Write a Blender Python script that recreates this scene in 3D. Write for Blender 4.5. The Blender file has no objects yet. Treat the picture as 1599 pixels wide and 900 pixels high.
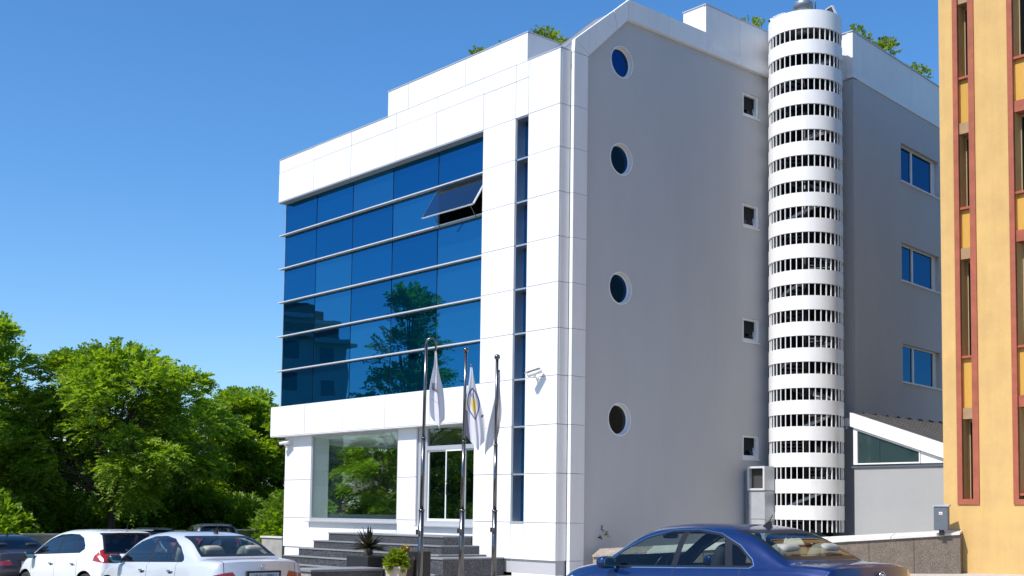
import bpy, bmesh, math, random
import numpy as np
from mathutils import Vector, Matrix, Euler
from mathutils.geometry import tessellate_polygon

R = math.radians
scene = bpy.context.scene
col = scene.collection

# ------------------------------------------------------------------ camera
FW = Vector((-0.74779, 0.66038, 0.06873)).normalized()
ROLL = R(0.7616)
cam_d = bpy.data.cameras.new('camera')
cam = bpy.data.objects.new('camera', cam_d)
col.objects.link(cam)
_r = Vector((math.cos(R(48.549)), math.sin(R(48.549)), 0))
_u = _r.cross(FW)
_r2 = _r * math.cos(ROLL) + _u * math.sin(ROLL)
_u2 = -_r * math.sin(ROLL) + _u * math.cos(ROLL)
_m = Matrix((_r2, _u2, -FW)).transposed().to_4x4()
_m.translation = Vector((22.1666, -21.0889, 1.5062))
cam.matrix_world = _m
cam_d.sensor_width = 36.0
cam_d.lens = 1889.1 / 1599 * 36.0
cam_d.shift_y = (673.68 - 450) / 1599
cam_d.clip_start = 0.1
cam_d.clip_end = 5000
scene.camera = cam

# ------------------------------------------------------------------ sky, sun, exposure
SUN_EL = R(51)
SUN_AZ = Vector((-0.035, -1.0, 0)).normalized()
world = bpy.data.worlds.new('World')
scene.world = world
world.use_nodes = True
wn = world.node_tree
sky = wn.nodes.new('ShaderNodeTexSky')
sky.sky_type = 'NISHITA'
sky.sun_disc = False
sky.sun_elevation = SUN_EL
sky.sun_rotation = math.atan2(SUN_AZ.x, SUN_AZ.y)
sky.altitude = 300
sky.air_density = 1.0
sky.dust_density = 1.2
sky.ozone_density = 6.0
hsv = wn.nodes.new('ShaderNodeHueSaturation')
hsv.inputs['Saturation'].default_value = 1.2
wn.links.new(sky.outputs[0], hsv.inputs['Color'])
wn.links.new(hsv.outputs[0], wn.nodes['Background'].inputs[0])
wn.nodes['Background'].inputs[1].default_value = 0.15

sun_d = bpy.data.lights.new('sun', 'SUN')
sun_d.energy = 4.3
sun_d.angle = R(0.53)
sun_d.color = (1.0, 0.955, 0.89)
sun = bpy.data.objects.new('sun', sun_d)
col.objects.link(sun)
to_sun = SUN_AZ * math.cos(SUN_EL) + Vector((0, 0, math.sin(SUN_EL)))
sun.rotation_euler = to_sun.to_track_quat('Z', 'Y').to_euler()
sun.location = (0, -40, 60)

vs = scene.view_settings
vs.view_transform = 'Standard'
vs.look = 'None'
vs.exposure = 0.36
vs.gamma = 1.0
vs.use_curve_mapping = False
scene.cycles.max_bounces = 10
scene.cycles.transparent_max_bounces = 16
scene.cycles.sample_clamp_indirect = 6

# ------------------------------------------------------------------ materials
MATS = {}
def _bsdf(name):
    m = bpy.data.materials.new(name)
    m.use_nodes = True
    return m, m.node_tree, m.node_tree.nodes['Principled BSDF']

def objvary(name, amt):
    """every piece of this material a touch lighter or darker than its neighbours"""
    m = MATS[name]; N, L = m.node_tree.nodes, m.node_tree.links; b = N['Principled BSDF']
    lk = b.inputs['Base Color'].links[0].from_socket
    oi = N.new('ShaderNodeObjectInfo'); mr = N.new('ShaderNodeMapRange'); mr.inputs['To Min'].default_value = 1 - amt; mr.inputs['To Max'].default_value = 1
    L.new(oi.outputs['Random'], mr.inputs['Value'])
    mx = N.new('ShaderNodeMixRGB'); mx.blend_type = 'MULTIPLY'; mx.inputs[0].default_value = 1
    L.new(lk, mx.inputs[1]); L.new(mr.outputs[0], mx.inputs[2]); L.new(mx.outputs[0], b.inputs['Base Color'])
def streak(name, amt, sc=(1.6, 1.6, .09), col2=(.8, .78, .74)):
    """faint rain streaks and patches over a wall material"""
    m = MATS[name]; N, L = m.node_tree.nodes, m.node_tree.links; b = N['Principled BSDF']
    lk = b.inputs['Base Color'].links[0].from_socket
    tc = N.new('ShaderNodeTexCoord'); mp = N.new('ShaderNodeMapping'); mp.inputs['Scale'].default_value = sc; L.new(tc.outputs['Object'], mp.inputs[0])
    n = N.new('ShaderNodeTexNoise'); n.inputs['Scale'].default_value = 2.2; n.inputs['Detail'].default_value = 7; n.inputs['Roughness'].default_value = .7; L.new(mp.outputs[0], n.inputs[0])
    r = N.new('ShaderNodeValToRGB'); r.color_ramp.elements[0].position = .45; r.color_ramp.elements[0].color = (1, 1, 1, 1); r.color_ramp.elements[1].position = .75; r.color_ramp.elements[1].color = (*col2, 1); L.new(n.outputs[0], r.inputs[0])
    mx = N.new('ShaderNodeMixRGB'); mx.blend_type = 'MULTIPLY'; mx.inputs[0].default_value = amt
    L.new(lk, mx.inputs[1]); L.new(r.outputs[0], mx.inputs[2]); L.new(mx.outputs[0], b.inputs['Base Color'])
def mat(name, color, rough=0.6, metal=0.0, var=0.0, scale=4.0, bump=0.0, bscale=60.0, coat=0.0, color2=None, stretch=None, spec=0.5):
    """procedural material: base colour broken up by noise, optional fine relief"""
    if name in MATS: return MATS[name]
    m, nt, b = _bsdf(name)
    N, L = nt.nodes, nt.links
    b.inputs['Roughness'].default_value = rough
    b.inputs['Metallic'].default_value = metal
    b.inputs['Coat Weight'].default_value = coat
    b.inputs['Coat Roughness'].default_value = 0.03
    b.inputs['Specular IOR Level'].default_value = spec
    b.inputs['Base Color'].default_value = (*color, 1)
    tc = N.new('ShaderNodeTexCoord')
    src = tc.outputs['Object']
    if stretch:
        mp = N.new('ShaderNodeMapping'); mp.inputs['Scale'].default_value = stretch
        L.new(src, mp.inputs[0]); src = mp.outputs[0]
    if var > 0 or color2:
        n = N.new('ShaderNodeTexNoise')
        n.inputs['Scale'].default_value = scale
        n.inputs['Detail'].default_value = 6
        n.inputs['Roughness'].default_value = 0.62
        L.new(src, n.inputs[0])
        r = N.new('ShaderNodeValToRGB')
        c2 = color2 or tuple(max(0, c * (1 - var)) for c in color)
        c1 = color if color2 else tuple(min(1, c * (1 + var * .6)) for c in color)
        r.color_ramp.elements[0].position = 0.32; r.color_ramp.elements[0].color = (*c2, 1)
        r.color_ramp.elements[1].position = 0.68; r.color_ramp.elements[1].color = (*c1, 1)
        L.new(n.outputs[0], r.inputs[0]); L.new(r.outputs[0], b.inputs['Base Color'])
    if bump > 0:
        n2 = N.new('ShaderNodeTexNoise'); n2.inputs['Scale'].default_value = bscale; n2.inputs['Detail'].default_value = 4
        L.new(src, n2.inputs[0])
        bp = N.new('ShaderNodeBump'); bp.inputs['Strength'].default_value = bump; bp.inputs['Distance'].default_value = 0.02
        L.new(n2.outputs[0], bp.inputs['Height']); L.new(bp.outputs[0], b.inputs['Normal'])
    MATS[name] = m
    return m

def granite(name, dark, light, scale=90, rough=0.45):
    m, nt, b = _bsdf(name); N, L = nt.nodes, nt.links
    tc = N.new('ShaderNodeTexCoord')
    v = N.new('ShaderNodeTexNoise'); v.inputs['Scale'].default_value = scale; v.inputs['Detail'].default_value = 3
    w = N.new('ShaderNodeTexNoise'); w.inputs['Scale'].default_value = 5; w.inputs['Detail'].default_value = 5
    L.new(tc.outputs['Object'], v.inputs[0]); L.new(tc.outputs['Object'], w.inputs[0])
    r = N.new('ShaderNodeValToRGB'); r.color_ramp.elements[0].position = .38; r.color_ramp.elements[1].position = .66
    r.color_ramp.elements[0].color = (*dark, 1); r.color_ramp.elements[1].color = (*light, 1)
    L.new(v.outputs[0], r.inputs[0])
    mx = N.new('ShaderNodeMixRGB'); mx.blend_type = 'MULTIPLY'; mx.inputs[0].default_value = .55
    L.new(r.outputs[0], mx.inputs[1]); L.new(w.outputs[0], mx.inputs[2]); L.new(mx.outputs[0], b.inputs['Base Color'])
    b.inputs['Roughness'].default_value = rough
    MATS[name] = m
    return m

def glass(name, trans, refl=(1, 1, 1), f0=0.06, extra=0.0, rough=0.0, dark=None):
    """thin pane: mirror reflection by Fresnel, the rest passes through tinted (or meets a dark backing)"""
    m, nt, b = _bsdf(name); N, L = nt.nodes, nt.links
    N.remove(b); out = N['Material Output']
    g = N.new('ShaderNodeBsdfGlossy'); g.inputs['Color'].default_value = (*refl, 1); g.inputs['Roughness'].default_value = rough
    t = N.new('ShaderNodeBsdfTransparent'); t.inputs['Color'].default_value = (*trans, 1)
    lw = N.new('ShaderNodeLayerWeight'); lw.inputs['Blend'].default_value = 0.5
    pw = N.new('ShaderNodeMath'); pw.operation = 'POWER'; pw.inputs[1].default_value = 4.0
    L.new(lw.outputs['Facing'], pw.inputs[0])
    ma = N.new('ShaderNodeMapRange'); ma.inputs['To Min'].default_value = f0 + extra; ma.inputs['To Max'].default_value = 1.0
    L.new(pw.outputs[0], ma.inputs['Value'])
    mx = N.new('ShaderNodeMixShader')
    L.new(ma.outputs[0], mx.inputs[0]); L.new(t.outputs[0], mx.inputs[1]); L.new(g.outputs[0], mx.inputs[2])
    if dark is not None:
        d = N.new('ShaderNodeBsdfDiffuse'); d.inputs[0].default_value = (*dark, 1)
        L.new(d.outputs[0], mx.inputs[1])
    L.new(mx.outputs[0], out.inputs[0])
    MATS[name] = m
    return m

def leafmat(name, c1, c2, trans):
    m, nt, b = _bsdf(name); N, L = nt.nodes, nt.links
    out = N['Material Output']
    geo = N.new('ShaderNodeNewGeometry')
    r = N.new('ShaderNodeValToRGB'); r.color_ramp.elements[0].color = (*c1, 1); r.color_ramp.elements[1].color = (*c2, 1)
    L.new(geo.outputs['Random Per Island'], r.inputs[0])
    L.new(r.outputs[0], b.inputs['Base Color']); b.inputs['Roughness'].default_value = .5
    b.inputs['Specular IOR Level'].default_value = .35
    t = N.new('ShaderNodeBsdfTranslucent')
    mu = N.new('ShaderNodeMixRGB'); mu.blend_type = 'MULTIPLY'; mu.inputs[0].default_value = 1; mu.inputs[2].default_value = (*trans, 1)
    L.new(r.outputs[0], mu.inputs[1]); L.new(mu.outputs[0], t.inputs[0])
    ad = N.new('ShaderNodeMixShader'); ad.inputs[0].default_value = .46
    L.new(b.outputs[0], ad.inputs[1]); L.new(t.outputs[0], ad.inputs[2]); L.new(ad.outputs[0], out.inputs[0])
    MATS[name] = m
    return m

# ------------------------------------------------------------------ mesh helpers
class MB:
    """collects boxes, prisms, tubes and quads; build() links them as ONE mesh object"""
    def __init__(s): s.v = []; s.f = []; s.m = []; s.cur = 0; s.sm = []
    def face(s, pts, smooth=False):
        i = len(s.v); s.v += [tuple(p) for p in pts]; s.f.append(tuple(range(i, i + len(pts)))); s.m.append(s.cur); s.sm.append(smooth); return s
    def box(s, x0, x1, y0, y1, z0, z1, M=None):
        P = [(x0,y0,z0),(x1,y0,z0),(x1,y1,z0),(x0,y1,z0),(x0,y0,z1),(x1,y0,z1),(x1,y1,z1),(x0,y1,z1)]
        if M is not None: P = [tuple(M @ Vector(p)) for p in P]
        i = len(s.v); s.v += P
        for q in ((0,3,2,1),(4,5,6,7),(0,1,5,4),(1,2,6,5),(2,3,7,6),(3,0,4,7)):
            s.f.append(tuple(i + k for k in q)); s.m.append(s.cur); s.sm.append(False)
        return s
    def prism(s, poly, a, b, axis='y'):
        """poly in the two other axes (order kept), extruded from a to b along axis"""
        def P(p, t):
            if axis == 'y': return (p[0], t, p[1])
            if axis == 'x': return (t, p[0], p[1])
            return (p[0], p[1], t)
        n = len(poly); i = len(s.v)
        s.v += [P(p, a) for p in poly] + [P(p, b) for p in poly]
        s.f.append(tuple(i + k for k in range(n))); s.f.append(tuple(i + n + k for k in reversed(range(n))))
        s.m += [s.cur] * 2; s.sm += [False] * 2
        for k in range(n):
            k2 = (k + 1) % n
            s.f.append((i + k2, i + k, i + n + k, i + n + k2)); s.m.append(s.cur); s.sm.append(False)
        return s
    def tube(s, pts, rad, n=10, cap=True):
        pts = [Vector(p) for p in pts]
        rads = rad if isinstance(rad, (list, tuple)) else [rad] * len(pts)
        rings = []; up = Vector((0.13, 0.2, 1)).normalized()
        prev = None
        for k, p in enumerate(pts):
            a = pts[max(k - 1, 0)]; b = pts[min(k + 1, len(pts) - 1)]
            d = (b - a).normalized() if (b - a).length > 1e-9 else Vector((0, 0, 1))
            if prev is None:
                x = d.cross(up if abs(d.dot(up)) < .95 else Vector((1, 0, 0))).normalized()
            else:
                x = (prev - d * prev.dot(d)).normalized()
            prev = x; y = d.cross(x); i = len(s.v)
            s.v += [tuple(p + (x * math.cos(2 * math.pi * t / n) + y * math.sin(2 * math.pi * t / n)) * rads[k]) for t in range(n)]
            rings.append(i)
        for a, b in zip(rings, rings[1:]):
            for t in range(n):
                t2 = (t + 1) % n
                s.f.append((a + t, a + t2, b + t2, b + t)); s.m.append(s.cur); s.sm.append(True)
        if cap:
            s.f.append(tuple(rings[0] + t for t in reversed(range(n)))); s.f.append(tuple(rings[-1] + t for t in range(n)))
            s.m += [s.cur] * 2; s.sm += [False] * 2
        return s
    def lathe(s, prof, n=24, c=(0, 0, 0), a0=0.0, a1=2 * math.pi, smooth=True):
        """prof: list of (r, z) spun about z through c"""
        full = abs(a1 - a0 - 2 * math.pi) < 1e-6
        cnt = n if full else n + 1; rings = []
        for r, z in prof:
            i = len(s.v); rings.append(i)
            for t in range(cnt):
                a = a0 + (a1 - a0) * t / n
                s.v.append((c[0] + r * math.cos(a), c[1] + r * math.sin(a), c[2] + z))
        for A, B in zip(rings, rings[1:]):
            for t in range(n):
                t2 = (t + 1) % cnt if full else t + 1
                s.f.append((A + t, A + t2, B + t2, B + t)); s.m.append(s.cur); s.sm.append(smooth)
        return s
    def blob(s, c, r, e=0.6, nu=18, nv=10, M=None):
        """rounded-box superellipsoid"""
        sp = lambda w, p: math.copysign(abs(w) ** p, w)
        i = len(s.v)
        for b in range(nv + 1):
            v = -math.pi / 2 + math.pi * b / nv
            for a in range(nu):
                u = 2 * math.pi * a / nu
                p = Vector((r[0] * sp(math.cos(v), e) * sp(math.cos(u), e), r[1] * sp(math.cos(v), e) * sp(math.sin(u), e), r[2] * sp(math.sin(v), e)))
                if M is not None: p = M @ p
                s.v.append((p.x + c[0], p.y + c[1], p.z + c[2]))
        for b in range(nv):
            for a in range(nu):
                a2 = (a + 1) % nu
                s.f.append((i + b * nu + a, i + b * nu + a2, i + (b + 1) * nu + a2, i + (b + 1) * nu + a)); s.m.append(s.cur); s.sm.append(True)
        return s
    def mesh(s, name):
        me = bpy.data.meshes.new(name); me.from_pydata(s.v, [], s.f)
        me.polygons.foreach_set('material_index', s.m); me.polygons.foreach_set('use_smooth', s.sm)
        me.update(); return me
    def build(s, name, material, parent=None, bevel=0.0):
        return link(name, s.mesh(name), material, parent, bevel)

def link(name, me, material, parent=None, bevel=0.0):
    mats = material if isinstance(material, (list, tuple)) else [material]
    for m in mats:
        if len(me.materials) < len(mats): me.materials.append(MATS[m] if isinstance(m, str) else m)
    o = bpy.data.objects.new(name, me); col.objects.link(o)
    if parent is not None: o.parent = parent
    if bevel > 0:
        b = o.modifiers.new('bevel', 'BEVEL'); b.width = bevel; b.segments = 2; b.limit_method = 'ANGLE'; b.angle_limit = R(40)
    return o

def thing(name, label, cat, loc=(0, 0, 0), rotz=0.0, group=None):
    o = bpy.data.objects.new(name, None); col.objects.link(o)
    o.location = loc; o.rotation_euler = (0, 0, rotz); o.empty_display_size = 0.3
    return tag(o, label, cat, group)
def tag(o, label, cat, group=None):
    o['label'] = label; o['category'] = cat
    if group: o['group'] = group
    return o
def struct(o, kind='structure'):
    o['kind'] = kind; return o
def copy_tree(o, parent=None):
    c = o.copy(); col.objects.link(c); c.parent = parent
    for ch in o.children: copy_tree(ch, c)
    return c
def np_mesh(name, V, F, smooth=False):
    me = bpy.data.meshes.new(name)
    n = F.shape[1]
    me.vertices.add(len(V)); me.vertices.foreach_set('co', np.ascontiguousarray(V, dtype=np.float32).ravel())
    me.loops.add(F.size); me.loops.foreach_set('vertex_index', np.ascontiguousarray(F, dtype=np.int32).ravel())
    me.polygons.add(len(F)); me.polygons.foreach_set('loop_start', np.arange(0, F.size, n, dtype=np.int32))
    me.polygons.foreach_set('loop_total', np.full(len(F), n, dtype=np.int32))
    if smooth: me.polygons.foreach_set('use_smooth', np.ones(len(F), dtype=bool))
    me.update(calc_edges=True); me.validate(); return me
def plate_with_holes(outline, holes, to3d, depth_vec):
    """flat sheet with real openings, plus the reveals of every opening going depth_vec inwards"""
    me_v, me_f = [], []
    loops = [outline] + holes
    flat = [p for l in loops for p in l]
    tris = tessellate_polygon([[Vector((p[0], p[1], 0)) for p in l] for l in loops])
    me_v += [to3d(p) for p in flat]; me_f += [tuple(t) for t in tris]
    dv = Vector(depth_vec)
    for l in holes:
        i = len(me_v); n = len(l)
        me_v += [to3d(p) for p in l] + [Vector(to3d(p)) + dv for p in l]
        for k in range(n):
            me_f.append((i + k, i + (k + 1) % n, i + n + (k + 1) % n, i + n + k))
    return me_v, me_f
def ground_z(x, y):
    x = max(-45, min(40, x)); y = max(-40, min(40, y))
    return -0.1 + 0.0245 * x + 0.0224 * y
# ------------------------------------------------------------------ shared materials
mat('white_panel', (0.775, 0.77, 0.765), .42, var=.035, scale=.9, bump=.015, bscale=14)
mat('white_paint', (0.775, 0.77, 0.765), .45, var=.03, scale=3)
mat('joint_grey', (0.40, 0.40, 0.42), .8)
mat('wall_grey', (0.495, 0.492, 0.498), .85, var=.03, scale=.55, bump=.25, bscale=90, stretch=(1, 1, .45))
mat('pale_grey_wall', (0.33, 0.335, 0.34), .85, var=.05, scale=.8, bump=.25, bscale=90)
mat('aluminium', (0.62, 0.63, 0.65), .34, metal=.85, var=.05, scale=6)
mat('frame_silver', (0.55, 0.56, 0.58), .4, metal=.5, var=.05, scale=9)
mat('louvre_paint', (.56, .57, .59), .35, metal=.1, var=.05, scale=6)
mat('shade_black', (0.012, 0.013, 0.015), .9)  # near-black colour that stands for the shade of unlit interiors
mat('dark_gasket', (0.02, 0.022, 0.026), .5)
mat('roof_metal', (0.34, 0.36, 0.39), .42, metal=.6, var=.12, scale=2)
mat('concrete', (0.34, 0.33, 0.31), .85, var=.2, scale=2.5, bump=.3, bscale=30)
granite('granite_dark', (0.022, 0.023, 0.027), (0.15, 0.155, 0.17), 34, .38)
mat('granite_top', (0.25, 0.255, 0.265), .42, var=.22, scale=30)
granite('granite_brown', (0.10, 0.075, 0.055), (0.30, 0.235, 0.18), 70, .75)
granite('granite_beige', (0.30, 0.25, 0.20), (0.58, 0.50, 0.42), 55, .7)
mat('coping_stone', (0.66, 0.63, 0.58), .7, var=.1, scale=4, bump=.15, bscale=40)
mat('yellow_plaster', (0.62, 0.40, 0.145), .9, var=.07, scale=1.6, bump=.5, bscale=55, color2=(0.54, 0.345, 0.135))
mat('ochre_panel', (0.60, 0.33, 0.055), .7, var=.08, scale=5, stretch=(9, 9, .6))
mat('red_trim', (0.33, 0.088, 0.045), .75, var=.2, scale=3, bump=.2, bscale=50)
mat('tan_lintel', (0.34, 0.21, 0.11), .8, var=.15, scale=4)
mat('black_plastic', (0.012, 0.012, 0.013), .42)
mat('black_roof', (0.075, 0.07, 0.066), .5, var=.3, scale=8)
mat('steel', (0.17, 0.165, 0.165), .26, metal=1.0, var=.08, scale=12, stretch=(1, 1, .2))
mat('box_grey', (0.10, 0.115, 0.135), .5, var=.1, scale=8)
mat('duct_metal', (0.26, 0.29, 0.33), .4, metal=.6, var=.1, scale=5)
mat('bark', (0.085, 0.06, 0.042), .9, var=.35, scale=9, bump=.6, bscale=25, stretch=(1, 1, .25))
mat('asphalt', (0.13, 0.126, 0.12), .92, var=.25, scale=1.2, bump=.4, bscale=120)
mat('paving', (0.46, 0.43, 0.385), .85, var=.14, scale=2.2, bump=.25, bscale=60)
mat('soil', (0.05, 0.038, 0.028), .95, var=.3, scale=6)

objvary('white_panel', .055); streak('white_panel', .35, (2.5, 2.5, .15), (.86, .85, .83)); streak('white_paint', .45, (2.5, 2.5, .2), (.84, .83, .81))
streak('wall_grey', .20, (.7, .7, .12), (.82, .81, .80)); streak('yellow_plaster', .5, (1.5, 1.5, .12), (.82, .78, .72)); objvary('granite_top', .2); objvary('coping_stone', .12); objvary('ochre_panel', .15)
def curtain_glass(name, tint, base):
    """reflective blue coated glass: tinted mirror over a dark blue body"""
    m, nt, b = _bsdf(name); N, L = nt.nodes, nt.links
    out = N['Material Output']; N.remove(b)
    g = N.new('ShaderNodeBsdfGlossy'); g.inputs['Roughness'].default_value = 0.012; g.inputs['Color'].default_value = (*tint, 1)
    d = N.new('ShaderNodeBsdfDiffuse'); d.inputs[0].default_value = (*base, 1)
    g2 = N.new('ShaderNodeBsdfGlossy'); g2.inputs['Roughness'].default_value = 0.0; g2.inputs['Color'].default_value = (.9, .95, 1, 1)
    fr = N.new('ShaderNodeFresnel'); fr.inputs[0].default_value = 1.45
    tc = N.new('ShaderNodeTexCoord'); n = N.new('ShaderNodeTexNoise'); n.inputs['Scale'].default_value = .55; n.inputs['Detail'].default_value = 1.5
    L.new(tc.outputs['Object'], n.inputs[0])
    bp = N.new('ShaderNodeBump'); bp.inputs['Strength'].default_value = .09; bp.inputs['Distance'].default_value = .05
    L.new(n.outputs[0], bp.inputs['Height']); L.new(bp.outputs[0], g.inputs['Normal']); L.new(bp.outputs[0], g2.inputs['Normal'])
    a = N.new('ShaderNodeAddShader'); L.new(g.outputs[0], a.inputs[0]); L.new(d.outputs[0], a.inputs[1])
    mx = N.new('ShaderNodeMixShader'); mu = N.new('ShaderNodeMath'); mu.operation = 'MULTIPLY'; mu.inputs[1].default_value = .55
    L.new(fr.outputs[0], mu.inputs[0]); L.new(mu.outputs[0], mx.inputs[0])
    L.new(a.outputs[0], mx.inputs[1]); L.new(g2.outputs[0], mx.inputs[2]); L.new(mx.outputs[0], out.inputs[0])
    MATS[name] = m
for i, (t, bs) in enumerate([((.018, .126, .240), (.000, .009, .022)), ((.015, .112, .222), (.000, .008, .019)), ((.026, .152, .268), (.002, .014, .028))]):
    curtain_glass('curtain_glass_%d' % i, t, bs)
curtain_glass('strip_glass', (.010, .070, .155), (.000, .007, .022))
glass('clear_glass', (.91, .96, .94), f0=.04)
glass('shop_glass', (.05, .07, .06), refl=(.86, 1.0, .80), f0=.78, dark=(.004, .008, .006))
glass('door_glass', (.42, .55, .49), refl=(.62, .80, .70), f0=.12)
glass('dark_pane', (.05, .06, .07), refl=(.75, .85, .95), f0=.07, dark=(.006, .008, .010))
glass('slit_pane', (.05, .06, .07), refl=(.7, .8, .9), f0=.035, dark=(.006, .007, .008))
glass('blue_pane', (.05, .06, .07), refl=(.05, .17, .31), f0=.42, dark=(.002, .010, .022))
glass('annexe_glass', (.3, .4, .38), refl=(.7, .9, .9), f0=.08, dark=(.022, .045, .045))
glass('sash_glass', (.30, .42, .50), refl=(.7, .85, .95), f0=.14)
curtain_glass('round_glass', (.010, .045, .12), (.000, .006, .020))

# ------------------------------------------------------------------ ground, street, pavements
def sheet(name, x0, x1, y0, y1, dz, material, nx=24, ny=24):
    V, F = [], []
    for j in range(ny + 1):
        for i in range(nx + 1):
            x = x0 + (x1 - x0) * i / nx; y = y0 + (y1 - y0) * j / ny
            V.append((x, y, ground_z(x, y) + dz))
    for j in range(ny):
        for i in range(nx):
            a = j * (nx + 1) + i; F.append((a, a + 1, a + nx + 2, a + nx + 1))
    return struct(link(name, np_mesh(name, np.array(V), np.array(F), True), material))
gv = [-1500, -300, -100, -45] + list(range(-40, 41, 5)) + [100, 300, 1500]
V = [(x, y, ground_z(x, y) - .02) for y in gv for x in gv]; n_ = len(gv)
F = [(j * n_ + i, j * n_ + i + 1, (j + 1) * n_ + i + 1, (j + 1) * n_ + i) for j in range(n_ - 1) for i in range(n_ - 1)]
struct(link('ground', np_mesh('ground', np.array(V), np.array(F)), mat('dry_grass', (.075, .085, .03), .95, var=.4, scale=.8, bump=.5, bscale=20)))
sheet('street', -23.5, 44, -38, -6.2, .0, 'asphalt')
sheet('pavement', -27, 1.6, -6.2, .6, .05, 'paving')
sheet('bounce_forecourt', 1.6, 44, -6.2, 1.0, .02, 'paving')  # unseen pale sheet, added to bounce warm light onto the side wall
sheet('yard', 0.1, 9.2, .8, 30, .03, 'paving')
sheet('pavement_by_yellow_building', 7.6, 40, -1.0, 4.3, .14, 'paving')

# ------------------------------------------------------------------ office building
B = thing('office_building', 'white panel and grey plaster office block with blue glass curtain wall', 'building', (0, 0, 0))
KZ = [1.31, 2.57, 3.82, 5.07, 6.29, 7.48, 8.66, 9.83, 11.0, 12.13]
GAP = .007
rnd = random.Random(5)
def panel(x0, x1, z0, z1, y=0.0, t=.05):
    y += rnd.uniform(-.0022, .0022)
    b = MB().box(x0 + GAP, x1 - GAP, y, y + t, z0 + GAP, z1 - GAP)
    return b.build('cladding_panel', 'white_panel', B)
def side_panel(y0, y1, z0, z1, x=0.0, t=.05):
    x += rnd.uniform(-.002, .002)
    return MB().box(x - t, x, y0 + GAP, y1 - GAP, z0 + GAP, z1 - GAP).build('cladding_panel', 'white_panel', B)
def backing(x0, x1, y0, y1, z0, z1):
    return MB().box(x0, x1, y0, y1, z0, z1).build('backing_wall', 'joint_grey', B)

rows = [.35] + KZ + [13.6]
for z0, z1 in zip(rows, rows[1:]):
    panel(-1.22, 0, z0, z1)                                     # column right of the strip window
    left = -3.28 if z1 <= 5.08 else -3.08
    if z0 < 1.3: panel(-3.28, -1.73, z0, z1); panel(-1.73, -1.22, z0, z1)
    elif z0 < 12.1: panel(left, -1.73, z0, z1)
    else: panel(-3.08, -1.73, 12.13, 13.14); panel(-3.08, -1.73, 13.14, 13.6); panel(-1.73, -1.22, 12.13, 13.14); panel(-1.73, -1.22, 13.14, 13.6)
cx_ = [-14.03, -11.8, -9.62, -7.2, -5.2, -3.08]
for a, b in zip(cx_, cx_[1:]):                                   # cornice above the glass
    panel(a, b, 12.13, 13.15); panel(a, b, 13.15, 13.6)
fx_ = [-14.17, -12.0, -9.75, -7.5, -5.3, -3.28]
for a, b in zip(fx_, fx_[1:]): panel(a, b, 4.05, 5.0)            # band above the ground floor
for a, b in zip([-7.65, -6.6, -3.9, -1.28], [-6.6, -3.9, -1.28]): panel(a, b, 13.6, 14.38, y=.0)
for z0, z1 in zip([.35, 1.31, 2.57], [1.31, 2.57, 4.03]):        # ground-floor piers
    panel(-13.66, -12.02, z0, z1, y=.30)
    if z0 > .4: panel(-7.2, -6.28, z0, z1, y=.30)
panel(-12.02, -9.4, .35, 1.22, y=.30); panel(-9.4, -7.2, .35, 1.22, y=.30); panel(-7.2, -6.28, .35, 1.31, y=.30)
panel(-5.92, -3.28, .9, 1.14, y=.12)
# solid backing behind the panels, kept clear of every opening
backing(-1.22, -.052, .055, .4, 0.0, 13.58); backing(-3.08, -1.73, .055, .4, 0.0, 13.58); backing(-3.28, -3.08, .055, .4, 0.0, 4.99)
backing(-1.73, -1.22, .055, .4, 0.0, 1.32); backing(-1.73, -1.22, .055, .4, 12.13, 13.58)
backing(-14.01, -3.08, .055, .6, 12.16, 13.58); backing(-14.15, -3.30, .055, .6, 4.08, 4.98)
backing(-7.63, -1.302, .055, .3, 13.6, 14.36)
backing(-13.64, -12.04, .355, .98, 0.0, 4.02); backing(-12.03, -7.21, .355, .9, 0.0, 1.16); backing(-7.19, -6.29, .355, .95, 0.0, 4.02); backing(-5.92, -3.30, .195, .6, -.4, 1.12)
MB().box(-14.05, -3.08, .01, .60, 12.10, 12.13).build('soffit', 'frame_silver', B)
MB().box(-14.17, -3.28, .01, .90, 4.025, 4.05).build('soffit', 'white_paint', B)
MB().box(-14.17, -3.08, .005, .32, 5.0, 5.045).build('sill_flashing', 'white_paint', B)
for x0, x1, y0, y1, z in ((-14.04, -7.65, -.012, .62, 13.6), (-7.67, -1.26, -.014, .32, 14.38), (-1.26, .012, -.012, .4, 13.6)):
    MB().box(x0, x1, y0, y1, z, z + .03).build('coping', 'frame_silver', B)
# white return of the raised parapet, seen at its right end
MB().box(-1.299, -1.282, .056, 1.3, 13.63, 14.375).build('parapet_return', 'white_panel', B)
MB().box(-1.33, -1.262, .325, 1.3, 14.38, 14.41).build('coping', 'frame_silver', B)
# base plinth below the cladding
MB().box(-1.72, -.06, .06, .4, -.6, .345).build('plinth', 'white_paint', B)
MB().box(-13.6, -7.2, .34, .354, -.8, .345).build('plinth', 'white_paint', B)

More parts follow.
